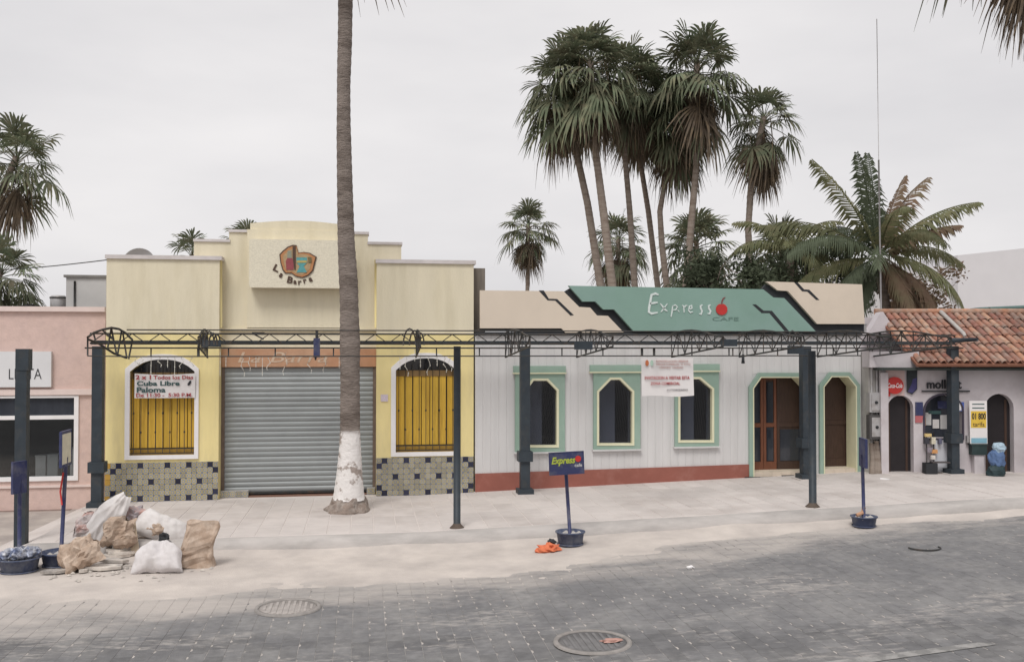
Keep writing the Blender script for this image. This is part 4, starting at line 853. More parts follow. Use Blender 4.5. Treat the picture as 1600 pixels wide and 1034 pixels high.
def lattice(name, A, B_, h, pitch, r, rd, lower=None):
    A, B_ = Vector(A), Vector(B_); d = B_ - A; n = max(2, round(d.length / pitch)); up = Vector((0, 0, h))
    o = MB().tube([A + up, B_ + up], r, 5).build(name, STEEL, pg)
    MB().tube([A, B_], r, 5).build('bottom_chord', STEEL, o)
    q = MB()
    for i in range(n):
        a, m_, c = A + d * (i / n), A + d * ((i + .5) / n) + up, A + d * ((i + 1) / n)
        q.tube([a, m_], rd, 4, cap=False); q.tube([m_, c], rd, 4, cap=False)
    q.build('zigzag_web', STEEL, o)
    return o
XP0, XP1 = at(152, 545, YR_).x - .12, at(1500, 545, 17.1).x
zt_r, zb_r = at(400, 521.5, YR_).z, at(400, 536.5, YR_).z
lattice('rear_truss', (XP0, YR_, zb_r), (XP1, YR_ - .05, zb_r), zt_r - zb_r, .46, .015, .011)
MB().box(XP0, XP1, YR_ + .08, YR_ + .13, zb_r - .02, zb_r + .05).build('ledger', POST, pg)
MB().tube([(XP0, YR_ - .3, zb_r - .08), (XP1, YR_ - .3, zb_r - .08)], .013, 5).build('rail', STEEL, pg)
XF0, XF1 = at(198, 540, 14.9).x, at(1345, 540, 14.9).x
YFT = 14.9; zt_f, zb_f = at(500, 516, YFT).z, at(500, 556.5, YFT).z
ft = MB().tube([(XF0, YFT, zt_f), (XF1, YFT, zt_f)], .010, 5).build('front_top_rail', STEEL, pg)
MB().tube([(at(137, 556, YR_ - .4).x, YR_ - .4, at(137, 556, YR_ - .4).z), (XF0, YFT, zb_f), (XF1, YFT, zb_f)], .010, 5).build('front_bottom_rail', STEEL, ft)
for px in (236, 310, 357, 430, 521, 682, 749, 797, 878, 942, 1003, 1022, 1081, 1139, 1145, 1215, 1302, 1340):
    a = at(px, 540, YFT); MB().tube([(a.x, YFT, zb_f), (a.x, YFT, zb_f + .13)], .011 if px not in (310, 1003, 1022) else .022, 5).build('hanger', STEEL, ft)
def bracket(X, y0=17.6, y1=14.95, zlo=None):
    # tapered lattice arm: deep at the wall end, slim at the street end, bowed top
    za, zb2 = zb_f - .02, zt_r + .03; n = 7; top, bot = [], []
    zl = at(900, 558, YR_).z; 
    for i in range(n + 1):
        t = i / n; y = y0 + (y1 - y0) * t
        top.append(Vector((X, y, zb2 + .06 * math.sin(math.pi * min(1, t * 1.15)) - .10 * t * t)))
        bot.append(Vector((X, y, zl + (at(900, 541, YFT).z - zl) * t)))
    o = MB().tube(top, .015, 5).build('bracket_arm', STEEL, pg); MB().tube(bot, .016, 5).build('bottom_chord', STEEL, o)
    q = MB()
    for i in range(n): q.tube([top[i], bot[i]] if i % 2 else [bot[i], top[i]], .010, 4); q.tube([bot[i], top[i + 1]] if i % 2 == 0 else [top[i], bot[i + 1]], .010, 4)
    q.tube([top[-1], bot[-1]], .013, 4); q.build('web', STEEL, o); return o
bracket(-2.72, 17.6, 16.6); bracket(.95, 17.6, 16.2)
for X in (2.6, 3.95, 5.8, 7.15, 8.75, 9.85): bracket(X)
# end arm at the left, curving out beyond the corner post
A0 = at(137, 530, 16.4); 
q = MB(); E = [at(x, y, yy) for x, y, yy in ((137, 527, 16.3), (146, 520, 16.5), (160, 515, 16.7), (174, 512, 16.9), (186, 514, 17.0), (196, 520, 17.1), (207, 531, 17.2))]
q.tube(E, .02, 6); q.tube([at(137, 527, 16.3), at(137, 555, 16.3)], .014, 5); q.tube([at(138, 530, 16.3), at(155, 537, 16.6), at(178, 552, 16.9), at(198, 559, 17.2)], .02, 5)
for a, c in (((146, 520), (150, 535)), ((174, 512), (168, 545)), ((174, 512), (182, 553)), ((190, 517), (184, 553)), ((192, 520), (198, 558)), ((207, 531), (201, 561)), ((160, 516), (176, 528))): q.tube([at(*a, 16.9), at(*c, 16.9)], .015, 5)
q.build('end_arm', STEEL, pg)
# scrolled heads over some brackets
for px, w in ((333, 12), (648, 16), (1245, 14)):
    for k in range(3):
        c = at(px + (k - 1) * w * .5, 530, 16.2 + .2 * k); r = w * .0108 * (1 - .15 * k)
        MB().tube([(c.x + r * math.cos(th) * .6, c.y, c.z - .1 + (r + .06) * math.sin(th) * 1.2) for th in [math.pi * i / 8 for i in range(9)]], .014, 5).build('scroll', STEEL, pg)
for px0, px1, py0, py1, Y in ((316, 345, 531, 542, 16.4), (898, 926, 533, 546, 16.4), (1128, 1152, 530, 541, 16.4), (1232, 1256, 540, 553, 16.4)):
    a, c = at(px0, py1, Y), at(px1, py0, Y); MB().box(a.x, c.x, Y, Y + .05, a.z, c.z).build('plate', POST, pg)
a, c = at(1488, 537, 16.9), at(1538, 530, 16.4)
MB().tube([(at(1482, 533, 17.1).x, 17.05, at(1482, 532, 17.1).z), (c.x, 16.6, c.z)], [.07, .045], 4).build('end_beam', POST, pg)
for px, y0, y1 in ((495, 517, 558),):
    a, c = at(px - 5, y1, 16.6), at(px + 5, y0, 16.6)
    q = thing('wall_lamp', (a.x, 16.6, a.z), 'dark blue oblong lamp hanging on the pergola over the shutter', 'lamp')
    MB().box(a.x, c.x, 16.55, 16.67, a.z, c.z - .12).build('housing', NAVY, q); MB().box(a.x + .03, c.x - .03, 16.57, 16.65, c.z - .119, c.z).build('bracket', STEEL, q); MB().lathe([(.012, -.05), (.02, 0)], ((a.x + c.x) / 2 - .02, 16.6, a.z), 8).build('finial', STEEL, q)
a, c = at(460, 528, 16.9), at(395, 520, 16.9)
tag(MB().box(at(394, 522, 16.9).x, at(413, 522, 16.9).x, 16.88, 16.95, at(400, 523, 16.9).z, at(400, 519, 16.9).z).tube([at(395, 521, 16.9), at(412, 530, 16.9)], .012).build('bundled_cable', STEEL, None, at(403, 521, 16.9)), 'short dark bundle of cable lying on the truss over the shutter', 'cable')
c = at(1161, 562, 15.0)
sp3 = thing('spotlight', c, 'small black spotlight hanging from the pergola in front of the cafe', 'spotlight')
MB().lathe([(.001, .09), (.02, .09), (.024, .0), (.03, -.06), (.001, -.06)], c, 10).build('barrel', BLACK, sp3); MB().tube([c + Vector((0, 0, .08)), c + Vector((0, 0, .2))], .008).build('stem', STEEL, sp3)
# plain post of the neighbouring structure at the far left
p = at(33, 850, YFR)
lpst = thing('steel_post', (p.x, YFR, .0), 'thick slate post standing alone at the left end of the pavement', 'post')
zt = at(33, 545, YFR).z; MB().box(p.x - .075, p.x + .075, YFR - .075, YFR + .075, 0, zt).build('shaft', POST, lpst)
MB().box(p.x - .06, p.x + .10, YFR - .085, YFR + .085, zt - .3, zt - .001).build('sleeve', POST, lpst); MB().box(p.x - .13, p.x + .13, YFR - .13, YFR + .13, -.01, .05).build('foot', POST, lpst)
# icicle light strings hanging from the pergola
BULB = mat('clear_bulb_wire', (.60, .58, .52), .5, .1, 9)
def lights(pxs, ytops, lab, Y):
    a = at(pxs[0][0], 545, Y); r = thing('string_light', (a.x, Y, a.z), lab, 'string lights', 'icicle light strings')
    for px, y0, y1, sw in pxs:
        p0, p1 = at(px, y0, Y), at(px, y1, Y); n = 6
        pts = [Vector((p0.x + (p1.x - p0.x) * i / n + sw * .02 * math.sin(i * 1.7) + sw * .05 * (i / n) ** 3, Y + .01 * math.sin(i), p0.z + (p1.z - p0.z) * i / n)) for i in range(n + 1)]
        q = MB().tube(pts, .0055, 4)
        for p in pts[1::2]: q.lathe([(.001, -.016), (.011, 0), (.001, .016)], p, 6)
        q.build('strand', BULB, r)
    MB().tube([at(pxs[0][0] - 4, ytops, Y), at(pxs[-1][0] + 4, ytops, Y)], .006, 4).build('cord', BULB, r)
YLT = 16.9
lights([(212, 556, 572, 1), (222, 556, 570, -1), (236, 556, 586, 0), (248, 556, 573, 1), (262, 556, 574, 0), (273, 556, 590, 0), (285, 556, 575, -1), (298, 556, 574, 1)], 556, 'icicle light string over the left arched window', YLT)
lights([(344, 545, 587, 0), (353, 556, 573, 0), (378, 556, 588, 1), (389, 556, 579, .5), (400, 556, 574, 0), (410, 556, 587, 0), (421, 556, 578, -1), (447, 550, 586, -1.2), (482, 556, 583, 1.2), (508, 556, 582, -.8), (530, 556, 575, 0)], 556, 'icicle light string over the roller shutter', YLT)
lights([(625, 556, 577, 0), (634, 556, 588, 1), (648, 545, 564, 0), (657, 556, 574, 0), (671, 556, 586, -1), (683, 556, 572, 0), (694, 556, 582, 1), (702, 556, 580, 1)], 556, 'icicle light string over the right arched window', YLT)

# paper notice hanging on the pergola before the cafe
YN = 15.05
a, c = at(1002, 619, YN), at(1083, 559, YN)
nb_ = thing('hanging_notice', (a.x, YN, a.z), 'white cloth notice with red printing hanging before the third cafe window', 'banner')
q = MB(); nx, nz_ = 10, 8
for j in range(nz_ + 1):
    for i in range(nx + 1):
        u, v = i / nx, j / nz_; q.v.append(Vector((a.x + (c.x - a.x) * u + .012 * (1 - v), YN + .015 * math.sin(u * 6 + v) * (1 - v), a.z + (c.z - a.z) * v + .01 * math.sin(u * 7) * (1 - v))))
for j in range(nz_):
    for i in range(nx): k = j * (nx + 1) + i; q.f.append([k, k + 1, k + nx + 2, k + nx + 1]); q.m.append(0); q.sm.append(True)
q.build('cloth', PAPER, nb_)
def ntext(s, a_, c_, t_, b2, m, bold=0.):
    text(s, at(a_, 590, YN).x, at(c_, 590, YN).x, at(1040, b2, YN).z, at(1040, t_, YN).z, YN - .021, m, nb_, bold=bold, thick=.003)
INKF = mat('faded_red_print', (.42, .20, .18), .8, .1, 9)
ntext('REMODELACION URBANA', 1025, 1075, 562.5, 566, INKF); ntext('PARQUE COMERCIAL  H. AYTO', 1025, 1078, 567.5, 571, INKF); ntext('CENTRO  CIUDAD', 1030, 1067, 572.5, 575.5, INKF)
ntext('INVITACION A VISITAR ESTA', 1007, 1077, 587.5, 592.5, INKR, .02); ntext('ZONA COMERCIAL', 1016, 1062, 596.5, 601, INKR, .02); ntext('AUTORIZADO', 1041, 1074, 607.5, 610.5, mat('dark_grey_print', (.16, .14, .15)))
c_ = at(1010.5, 567, YN)
MB().prism([(c_.x + .03 * math.cos(2 * math.pi * k / 12), c_.z + .05 * math.sin(2 * math.pi * k / 12)) for k in range(12)], YN - .021, YN - .018).build('orange_mark', mat('orange_mark_ink', (.50, .16, .07)), nb_)
MB().prism([(c_.x + .08 + .025 * math.cos(2 * math.pi * k / 12), c_.z - .0 + .05 * math.sin(2 * math.pi * k / 12)) for k in range(12)], YN - .021, YN - .018).build('green_mark', mat('pale_green_mark', (.45, .60, .50)), nb_)

# ================================================================== STREET SIGNS IN TUBS
def tub(px, pyb, r, h, z0=0.):
    p = on(px, pyb - 3, z0); return p
def sign_stand(base, r, h, ptop, bw, bh, rz, lab, lean=(0, 0), face=None, board_z=0.):
    o = thing('sign_stand', base, lab, 'sign stand', 'sign boards standing in tubs')
    b0 = Vector(base)
    MB().lathe([(.001, .0), (r * .78, .0), (r * .84, .02), (r * .97, h * .9), (r * 1.06, h * .92), (r * 1.06, h), (r * .93, h), (r * .90, h * .8), (.001, h * .78)], b0, 22).build('tub', TUBM, o)
    MB().lathe([(r * .91, h * .1), (r * .935, h * .12), (r * .94, h * .18), (r * .915, h * .2)], b0, 22).build('tub_band', TUBM, o)
    q = MB()
    for k in range(9):
        th = k * 2.4; rr_ = r * .75 * math.sqrt((k + .5) / 9); q.add([(b0.x + rr_ * math.cos(th) + dx, b0.y + rr_ * math.sin(th) + dy, b0.z + h * .79 + dz) for dx, dy, dz in ((-.05, -.04, 0), (.05, -.03, 0), (.03, .05, 0), (-.04, .04, 0), (0, 0, .035))], [(0, 1, 4), (1, 2, 4), (2, 3, 4), (3, 0, 4)])
    q.build('ballast', MORT, o)
    top = b0 + Vector((lean[0], lean[1], ptop)); MB().tube([b0 + Vector((0, 0, h * .5)), top], .026, 8).build('pole', NAVY, o)
    bo = bpy.data.objects.new('board', None)
    M = Matrix.Translation(top + Vector((0, -.03, board_z))) @ Matrix.Rotation(rz, 4, 'Z') @ Matrix.Rotation(R(face or 0), 4, 'Y')
    q = MB().box(-bw / 2, bw / 2, -.012, .012, -bh / 2, bh / 2); q.xform(M); q.build('board', NAVY, o)
    q = MB().prism([(-bw / 2 - .008, -bh / 2 - .008), (bw / 2 + .008, -bh / 2 - .008), (bw / 2 + .008, bh / 2 + .008), (-bw / 2 - .008, bh / 2 + .008)], -.018, .018, [[(-bw / 2, -bh / 2), (bw / 2, -bh / 2), (bw / 2, bh / 2), (-bw / 2, bh / 2)]]); q.xform(M); q.build('board_edge', NAVY, o)
    return o, M
b1 = on(891, 852, .01)
o, M = sign_stand(b1, .205, .21, 1.02, .50, .31, R(2), 'dark blue cafe board on a leaning pole in a tub by the kerb', (-.06, 0), -2, .17)
def mtext(body, x0, x1, z0, z1, m, parent, M, **k):
    t = text(body, x0, x1, z0, z1, -.0175, m, None, thick=.003, **k); W = M.copy()
    org = ORG[parent.name]
    for v in t.data.vertices: v.co = (W @ v.co) - org
    t.parent = parent; t.location = (0, 0, 0)
LIMEY = mat('lime_green_print', (.36, .42, .06), .7, .1, 9)
mtext('Express', -.225, .13, -.035, .095, LIMEY, o, M, shear=.3, bold=.035); mtext('cafe', .115, .225, -.06, -.01, mat('pale_print', (.5, .5, .5)), o, M, bold=.02)
q = MB().prism([(.17 + .045 * math.cos(2 * math.pi * k / 14), .055 + .045 * math.sin(2 * math.pi * k / 14)) for k in range(14)], -.0185, -.0155); q.xform(M); q.build('cherry_mark', RED, o)
b2 = on(95, 884, .0)
o, M = sign_stand(b2, .25, .2, 1.45, .42, .46, R(90), 'navy sign board seen nearly edge on, in a tub left of the rubbish', (.05, .02), 0, .12)
q = MB().box(-.19, .19, -.016, -.0125, -.2, .2); q.xform(M); q.build('paper_face', mat('yellowed_paper', (.58, .54, .42), .8, .15, 10), o)
q = MB().tube([(b2.x + .03, b2.y - .03, b2.z + 1.25), (b2.x + .0, b2.y - .05, b2.z + 1.0), (b2.x + .02, b2.y - .04, b2.z + .82)], .012, 5); q.build('red_cord', RED, o)
b3 = on(1350, 823, .0)
o, M = sign_stand(b3, .19, .17, 1.10, .34, .42, R(76), 'slim blue board seen edge on, in a low tub at the right kerb', (-.02, 0), 0, .03)
q = MB().tube([(b3.x - .12, b3.y, b3.z + .18), (b3.x - .02, b3.y, b3.z + .22), (b3.x, b3.y, b3.z + .3)], .03, 6); q.build('brown_rag', TERR, o)
b4 = on(30, 894, .0)
o, M = sign_stand(b4, .25, .20, 1.25, .2, .40, R(60), 'blue board in a wide tub of crumpled foil under the thick left post', (-.02, .05), 0, -.02)
foil = mat('crumpled_foil_rubbish', (.46, .47, .50), .45, .35, 25, metal=.2, c2=(.09, .12, .22), thr=.53, dscale=11)
def crumple(c, rx, ry, rz_, seed, amp=.35, n=10, sharp=2.):
    q = MB(); m2 = n * 2
    for i in range(n + 1):
        th = math.pi * i / n
        for k in range(m2):
            ph = 2 * math.pi * k / m2; d = Vector((math.sin(th) * math.cos(ph), math.sin(th) * math.sin(ph), math.cos(th)))
            f = 1 + amp * noise.fractal(d * sharp + Vector((seed * 3.1, seed, 0)), .9, 2.2, 4)
            q.v.append(Vector(c) + Vector((d.x * rx, d.y * ry, max(-.98, d.z) * rz_)) * f)
    for i in range(n):
        for k in range(m2): q.f.append([i * m2 + k, (i + 1) * m2 + k, (i + 1) * m2 + (k + 1) % m2, i * m2 + (k + 1) % m2]); q.m.append(0); q.sm.append(False)
    return q
for k, (dx, dy, s) in enumerate(((-.1, 0, .11), (.12, -.05, .10), (.02, .1, .10), (.05, -.12, .09), (-.02, -.02, .12), (.2, .0, .07), (-.14, -.1, .08))):
    crumple(b4 + Vector((dx, dy, .24 + .03 * (k % 2))), s, s, s * .75, k + 1, .5, 8).build('rubbish', foil, o)

crumple(Vector((0, 0, .16)), .17, .15, .17, 21, .25, 10).build('base', mat('dark_green_plastic', (.02, .04, .045), .6), BUNDLE)
crumple(Vector((.02, 0, .42)), .15, .13, .20, 22, .3, 10).build('cloth', mat('mid_blue_cloth', (.10, .16, .30), .9, .2, 9), BUNDLE)
crumple(Vector((.06, -.02, .63)), .12, .1, .10, 23, .3, 9).build('lid', mat('pale_blue_plastic', (.36, .47, .56), .5, .1, 9), BUNDLE)
# orange cloth with a black strap beside the tub
c = on(858, 862, .0)
rg = thing('cloth_heap', c, 'faded orange cloth with a black strap heaped beside the cafe tub', 'cloth')
crumple(c + Vector((0, 0, .05)), .16, .13, .07, 4, .5, 9).build('cloth', ORANGE, rg); crumple(c + Vector((-.09, -.05, .035)), .12, .08, .05, 6, .5, 8).build('fold', ORANGE, rg)
crumple(c + Vector((.04, .02, .14)), .06, .05, .04, 9, .5, 7).build('strap', BLACK, rg)

# ================================================================== RUBBISH HEAP
def sack(w, h, d, seed, pinch=.0, amp=.05, n=16):
    """a filled sack: two faces meeting at a seam, swollen in the middle, wrinkled"""
    q = MB(); rng = range(n + 1)
    def P(u, v, s):
        a, b_ = 2 * u - 1, 2 * v - 1
        th = max(0, (1 - abs(a) ** 2.6)) ** .55 * max(0, (1 - abs(b_) ** 2.6)) ** .55
        ww = 1 - .10 * (1 - abs(b_) ** 2) - pinch * max(0, b_) ** 2; hh_ = 1 - .08 * (1 - abs(a) ** 2)
        p = Vector((a * w / 2 * ww, s * d / 2 * th, b_ * h / 2 * hh_))
        f = noise.fractal(Vector((p.x * 5 + seed * 7, p.z * 5, s * 2 + seed)), .9, 2.1, 4); f2 = noise.noise(Vector((p.x * 2.2, p.z * 2.2, seed * 1.7)))
        return p + Vector((f * amp * .4, (f * amp + f2 * amp) * s * (th ** .5) if th > 0 else f2 * amp * .6, f * amp * .4))
    for s in (-1, 1):
        b0 = len(q.v)
        for j in rng:
            for i in rng: q.v.append(P(i / n, j / n, s))
        for j in range(n):
            for i in range(n):
                k = b0 + j * (n + 1) + i; f = [k, k + 1, k + n + 2, k + n + 1]; q.f.append(f if s < 0 else f[::-1]); q.m.append(0); q.sm.append(True)
    return q
def place(q, name, m, pos, rot, lab, cat, group=None, part=None):
    """set a shape down so that its lowest point rests at pos.z"""
    M = Matrix.Rotation(rot[2], 4, 'Z') @ Matrix.Rotation(rot[1], 4, 'Y') @ Matrix.Rotation(rot[0], 4, 'X'); q.xform(M)
    zs_ = sorted(p.z for p in q.v); lo = zs_[max(0, int(len(zs_) * .01))]
    q.xform(Matrix.Translation(Vector(pos) - Vector((0, 0, lo))))
    return tag(q.build(name, m, None, pos), lab, cat, group)
GR = 'sacks in the rubbish heap'
KG = 'paper bags in the rubbish heap'
def folds(q, seed, amp):
    """long soft folds running from the pinched mouth of a woven sack"""
    for p in q.v:
        k = 1 / (.45 + max(0, p.z + .25)); a = noise.noise(Vector((p.x * 7 * (1 + max(0, p.z)), p.z * 1.6, seed))); b2 = noise.noise(Vector((p.x * 15 + p.z * 6, p.z * 3.5, seed + 5)))
        p.y += (amp * (.5 - 2 * abs(a)) + amp * .45 * (.5 - 2 * abs(b2))) * (1 if p.y >= 0 else -1)
    return q
def facet(q): q.sm = [False] * len(q.f); return q
def creased(q, seed, amp, fr=5.):
    """sharp folds of stiff paper: ridged creases pressed into the swollen shape"""
    for p in q.v:
        a = noise.noise(Vector((p.x * fr + seed, p.y * fr, p.z * fr))); b2 = noise.noise(Vector((p.x * fr * 2.1, p.y * fr * 2.1 + seed, p.z * fr * 2.1)))
        d = p.normalized() if p.length > 1e-4 else Vector((0, 0, 1)); p += d * (amp * (1 - 2.6 * abs(a)) + amp * .5 * (1 - 2.6 * abs(b2)))
    return q
place(folds(sack(.44, .84, .28, 1, .70, .03, 30), 1, .035), 'sack', SACK, on(160, 872) + Vector((0, .25, .1)), (R(-16), R(36), R(-5)), 'tall white sack leaning with its pointed corner up', 'sack', GR)
place(folds(sack(.92, .42, .30, 2, .3, .03, 30), 2, .035), 'sack', SACK, on(250, 868) + Vector((.0, .32, .0)), (R(-30), R(24), R(4)), 'large white sack slumped behind the front grey sack', 'sack', GR)
place(folds(sack(.66, .46, .26, 3, .74, .03, 30), 3, .035), 'sack', SACKG, on(247, 894), (R(-34), R(-3), R(-6)), 'greyish white sack at the very front of the heap with pinched corners', 'sack', GR)
place(facet(creased(sack(.48, .40, .28, 4, .25, .07, 15), 4, .040, 7)), 'paper_bag', KRAFT, on(124, 893), (R(-40), R(-22), R(14)), 'brown paper bag lying crumpled at the left front of the heap', 'paper bag', KG)
place(facet(creased(sack(.44, .38, .26, 5, .2, .07, 15), 5, .040, 7)), 'paper_bag', KRAFT, on(183, 876) + Vector((0, .12, .16)), (R(-24), R(4), R(-8)), 'brown paper bag propped on broken boards in the middle of the heap', 'paper bag', KG)
CLR = mat('murky_clear_plastic', (.42, .37, .36), .35, .2, 14, .4, 20, c2=(.42, .20, .16), thr=.60, dscale=6)
place(facet(creased(sack(.26, .32, .14, 6, .6, .05, 12), 6, .03, 8)), 'plastic_bag', CLR, on(130, 872) + Vector((0, .16, .26)), (R(-10), R(8), R(10)), 'murky clear plastic bag with reddish contents standing up at the left', 'plastic bag', 'plastic bags in the rubbish heap')
place(crumple((0, 0, 0), .20, .15, .15, 3, .55, 11), 'plastic_bag', mat('bluish_crumpled_plastic', (.34, .30, .31), .45, .25, 14, .4, 20, c2=(.40, .22, .18), thr=.55, dscale=7), on(203, 862) + Vector((0, .1, .30)), (0, R(-15), 0), 'bluish crumpled plastic bag heaped on the middle paper bag', 'plastic bag', 'plastic bags in the rubbish heap')
place(crumple((0, 0, 0), .12, .09, .09, 12, .5, 9), 'paper_scrap', KRAFT, on(243, 864) + Vector((0, .02, .24)), (0, 0, 0), 'small brown paper ball on the large white sack', 'paper scrap')
place(crumple((0, 0, 0), .07, .06, .07, 14, .5, 8), 'plastic_scrap', BLACK, on(257, 870) + Vector((0, -.02, .19)), (0, 0, 0), 'small black plastic scrap next to the brown paper ball', 'plastic scrap')
q = MB().box(-.05, .05, -.012, .012, -.22, .22).box(-.052, -.03, -.014, .014, -.2, .1)
place(q, 'wooden_board', mat('pale_timber', (.56, .46, .34), .8, .15, 14, stretch=(3, 3, .4)), on(208, 872) + Vector((0, .02, .08)), (R(-25), R(-14), 0), 'pale timber offcut leaning between the paper bag and grey sack', 'board')
# upright cement bag: block bottom, creased, rolled top
c = on(307, 886)
q = MB(); n = 12
for j in range(n + 1):
    v = j / n
    for k in range(28):
        th = 2 * math.pi * k / 28; ca, sa = math.cos(th), math.sin(th); e = .32
        wx = .22 * (1 - .22 * math.sin(math.pi * min(1, v * 1.25)) * .5 - .08 * v); wy = .13 * (1 - .55 * max(0, v - .55) / .45)
        x = wx * math.copysign(abs(ca) ** e, ca); y = wy * math.copysign(abs(sa) ** e, sa); z = .58 * v
        f = noise.fractal(Vector((x * 6, z * 5, y * 6 + 4)), .9, 2.2, 4)
        q.v.append(Vector((x + f * .025 + .03 * v - .02 * math.sin(v * 5), y + f * .05 - .05 * (.5 - abs(noise.noise(Vector((x * 6, z * 5, 8))))), z + .03 * f)))
for j in range(n):
    for k in range(28): q.f.append([j * 28 + k, j * 28 + (k + 1) % 28, (j + 1) * 28 + (k + 1) % 28, (j + 1) * 28 + k]); q.m.append(0); q.sm.append(True)
q.f += [list(range(28))[::-1], list(range(n * 28, n * 28 + 28))]; q.m += [0, 0]; q.sm += [False, False]
place(facet(creased(q, 9, .018, 8)), 'paper_bag', KRAFT, c, (R(3), R(4), R(8)), 'brown paper bag standing upright at the right end of the heap', 'paper bag', 'paper bags in the rubbish heap')
# broken boards and tiles lying about
k_ = 0
def shard(px, py, w, d, z, lab, rz=0., tilt=(0., 0.)):
    r2 = random.Random(px * 31 + py); n = 6
    pts = [(w / 2 * math.cos(2 * math.pi * i / n + .5) * r2.uniform(.75, 1.15), d / 2 * math.sin(2 * math.pi * i / n + .5) * r2.uniform(.75, 1.15)) for i in range(n)]
    q = MB().prism(pts, -.018, .018); q.xform(Matrix.Rotation(R(90), 4, 'X'))
    p = on(px, py) + Vector((0, 0, z + .028))
    return place(q, 'broken_board', BOARD, p, (tilt[0], tilt[1], rz), lab, 'broken board', 'broken boards round the heap')
shard(160, 892, .50, .22, .0, 'longest pale broken board lying flat before the left paper bag', .1, (.06, .03))
shard(176, 884, .42, .26, .015, 'dusty broken board between the pale board and the stack behind it', -.2, (-.08, .05))
for i in range(5): shard(186 + (i % 2) * 6, 874 - i, .46 - .03 * i, .3, .02 + .034 * i, ('lowest', 'second lowest', 'middle', 'second highest', 'topmost')[i] + ' board of the broken stack under the middle paper bag', .15 * i, (.02, .03 * (i % 2)))
shard(88, 898, .30, .13, .0, 'small pale shard lying at the left front of the heap', .2, (.05, 0)); shard(72, 899, .16, .07, .0, 'thin dark shard, farthest left on the sand', 0., (.04, 0)); shard(130, 897, .14, .08, .0, 'little shard between the pale shard and the longest board', .5, (.06, .02))

# crumbs of plaster and board scattered round the heap
q = MB(); r2 = random.Random(5)
for k in range(110):
    px = r2.gauss(170, 75); py = r2.gauss(893, 7); p = on(min(330, max(25, px)), py) + Vector((0, 0, .02)); a = r2.uniform(.012, .045); th = r2.random() * 6
    c_, s_2 = math.cos(th) * a, math.sin(th) * a
    q.add([p + Vector(v) for v in ((c_, s_2, 0), (-s_2, c_ * .7, 0), (-c_, -s_2, 0), (s_2, -c_ * .7, 0), (0, 0, a * .6))], [(0, 1, 4), (1, 2, 4), (2, 3, 4), (3, 0, 4)])
tag(q.build('rubble_crumbs', BOARD), kind='stuff')
# ================================================================== MANHOLES, SMALL THINGS ON THE ROAD
def manhole(px, py, r, lab, m, extra=False):
    p = on(px, py); o = thing('manhole_cover', (p.x, p.y, g(p.x) + .004), lab, 'manhole cover', 'manhole covers in the road')
    z = g(p.x) + .012
    MB().lathe([(r * 1.0, -.01), (r * 1.0, .010), (r * 1.13, .012), (r * 1.15, -.01)], (p.x, p.y, z), 40).build('rim', mat('worn_rim', (.27, .25, .235), .8, .25, 9), o)
    MB().lathe([(.001, .0), (r * .985, .0), (r * .985, -.01)], (p.x, p.y, z), 40).build('lid', m, o)
    q = MB()
    for k in range(-4, 5):
        w = math.sqrt(max(0, (r * .85) ** 2 - (k * r * .2) ** 2)); q.box(p.x + k * r * .2 - .015, p.x + k * r * .2 + .015, p.y - w, p.y + w, z, z + .006)
    q.build('ribs', m, o)
    if extra: crumple(Vector((p.x + r * .55, p.y - r * .1, z + .016)), .11, .05, .015, 5, .5, 7).build('brick_crumbs', mat('pink_brick_crumb', (.42, .25, .21), .9, .2, 12), o)
manhole(450, 950, .32, 'sandy manhole cover at the edge of the sand, left of the palm', mat('sandy_lid', (.36, .33, .31), .9, .2, 9)); manhole(926, 1004, .335, 'dark manhole cover nearest the camera with pinkish brick crumbs', mat('dark_lid', (.17, .165, .165), .9, .2, 9), True)
p = on(1443, 856); r = .2; z = g(p.x) + .012
tag(MB().tube([(p.x + r * 1.1 * math.cos(th), p.y + r * math.sin(th), z) for th in [math.pi + math.pi * i / 10 for i in range(11)]], .012, 5).build('bent_hoop', STEEL, None, p), 'thin dark bent hoop lying on the road at the right', 'hoop')
p = on(1079, 888); tag(crumple(p + Vector((0, 0, .02)), .05, .035, .02, 8, .5, 6).build('paper_scrap', WHITE, None, p), 'tiny white paper scrap on the bare road beyond the sand', 'paper scrap')
p = on(1376, 748, .2); tag(MB().tube([p, p + Vector((.05, -.1, .005)), p + Vector((.1, -.16, .005))], .022, 6).build('plastic_tube', WHITE, None, p), 'short white tube lying at the foot of the grey pier', 'tube')

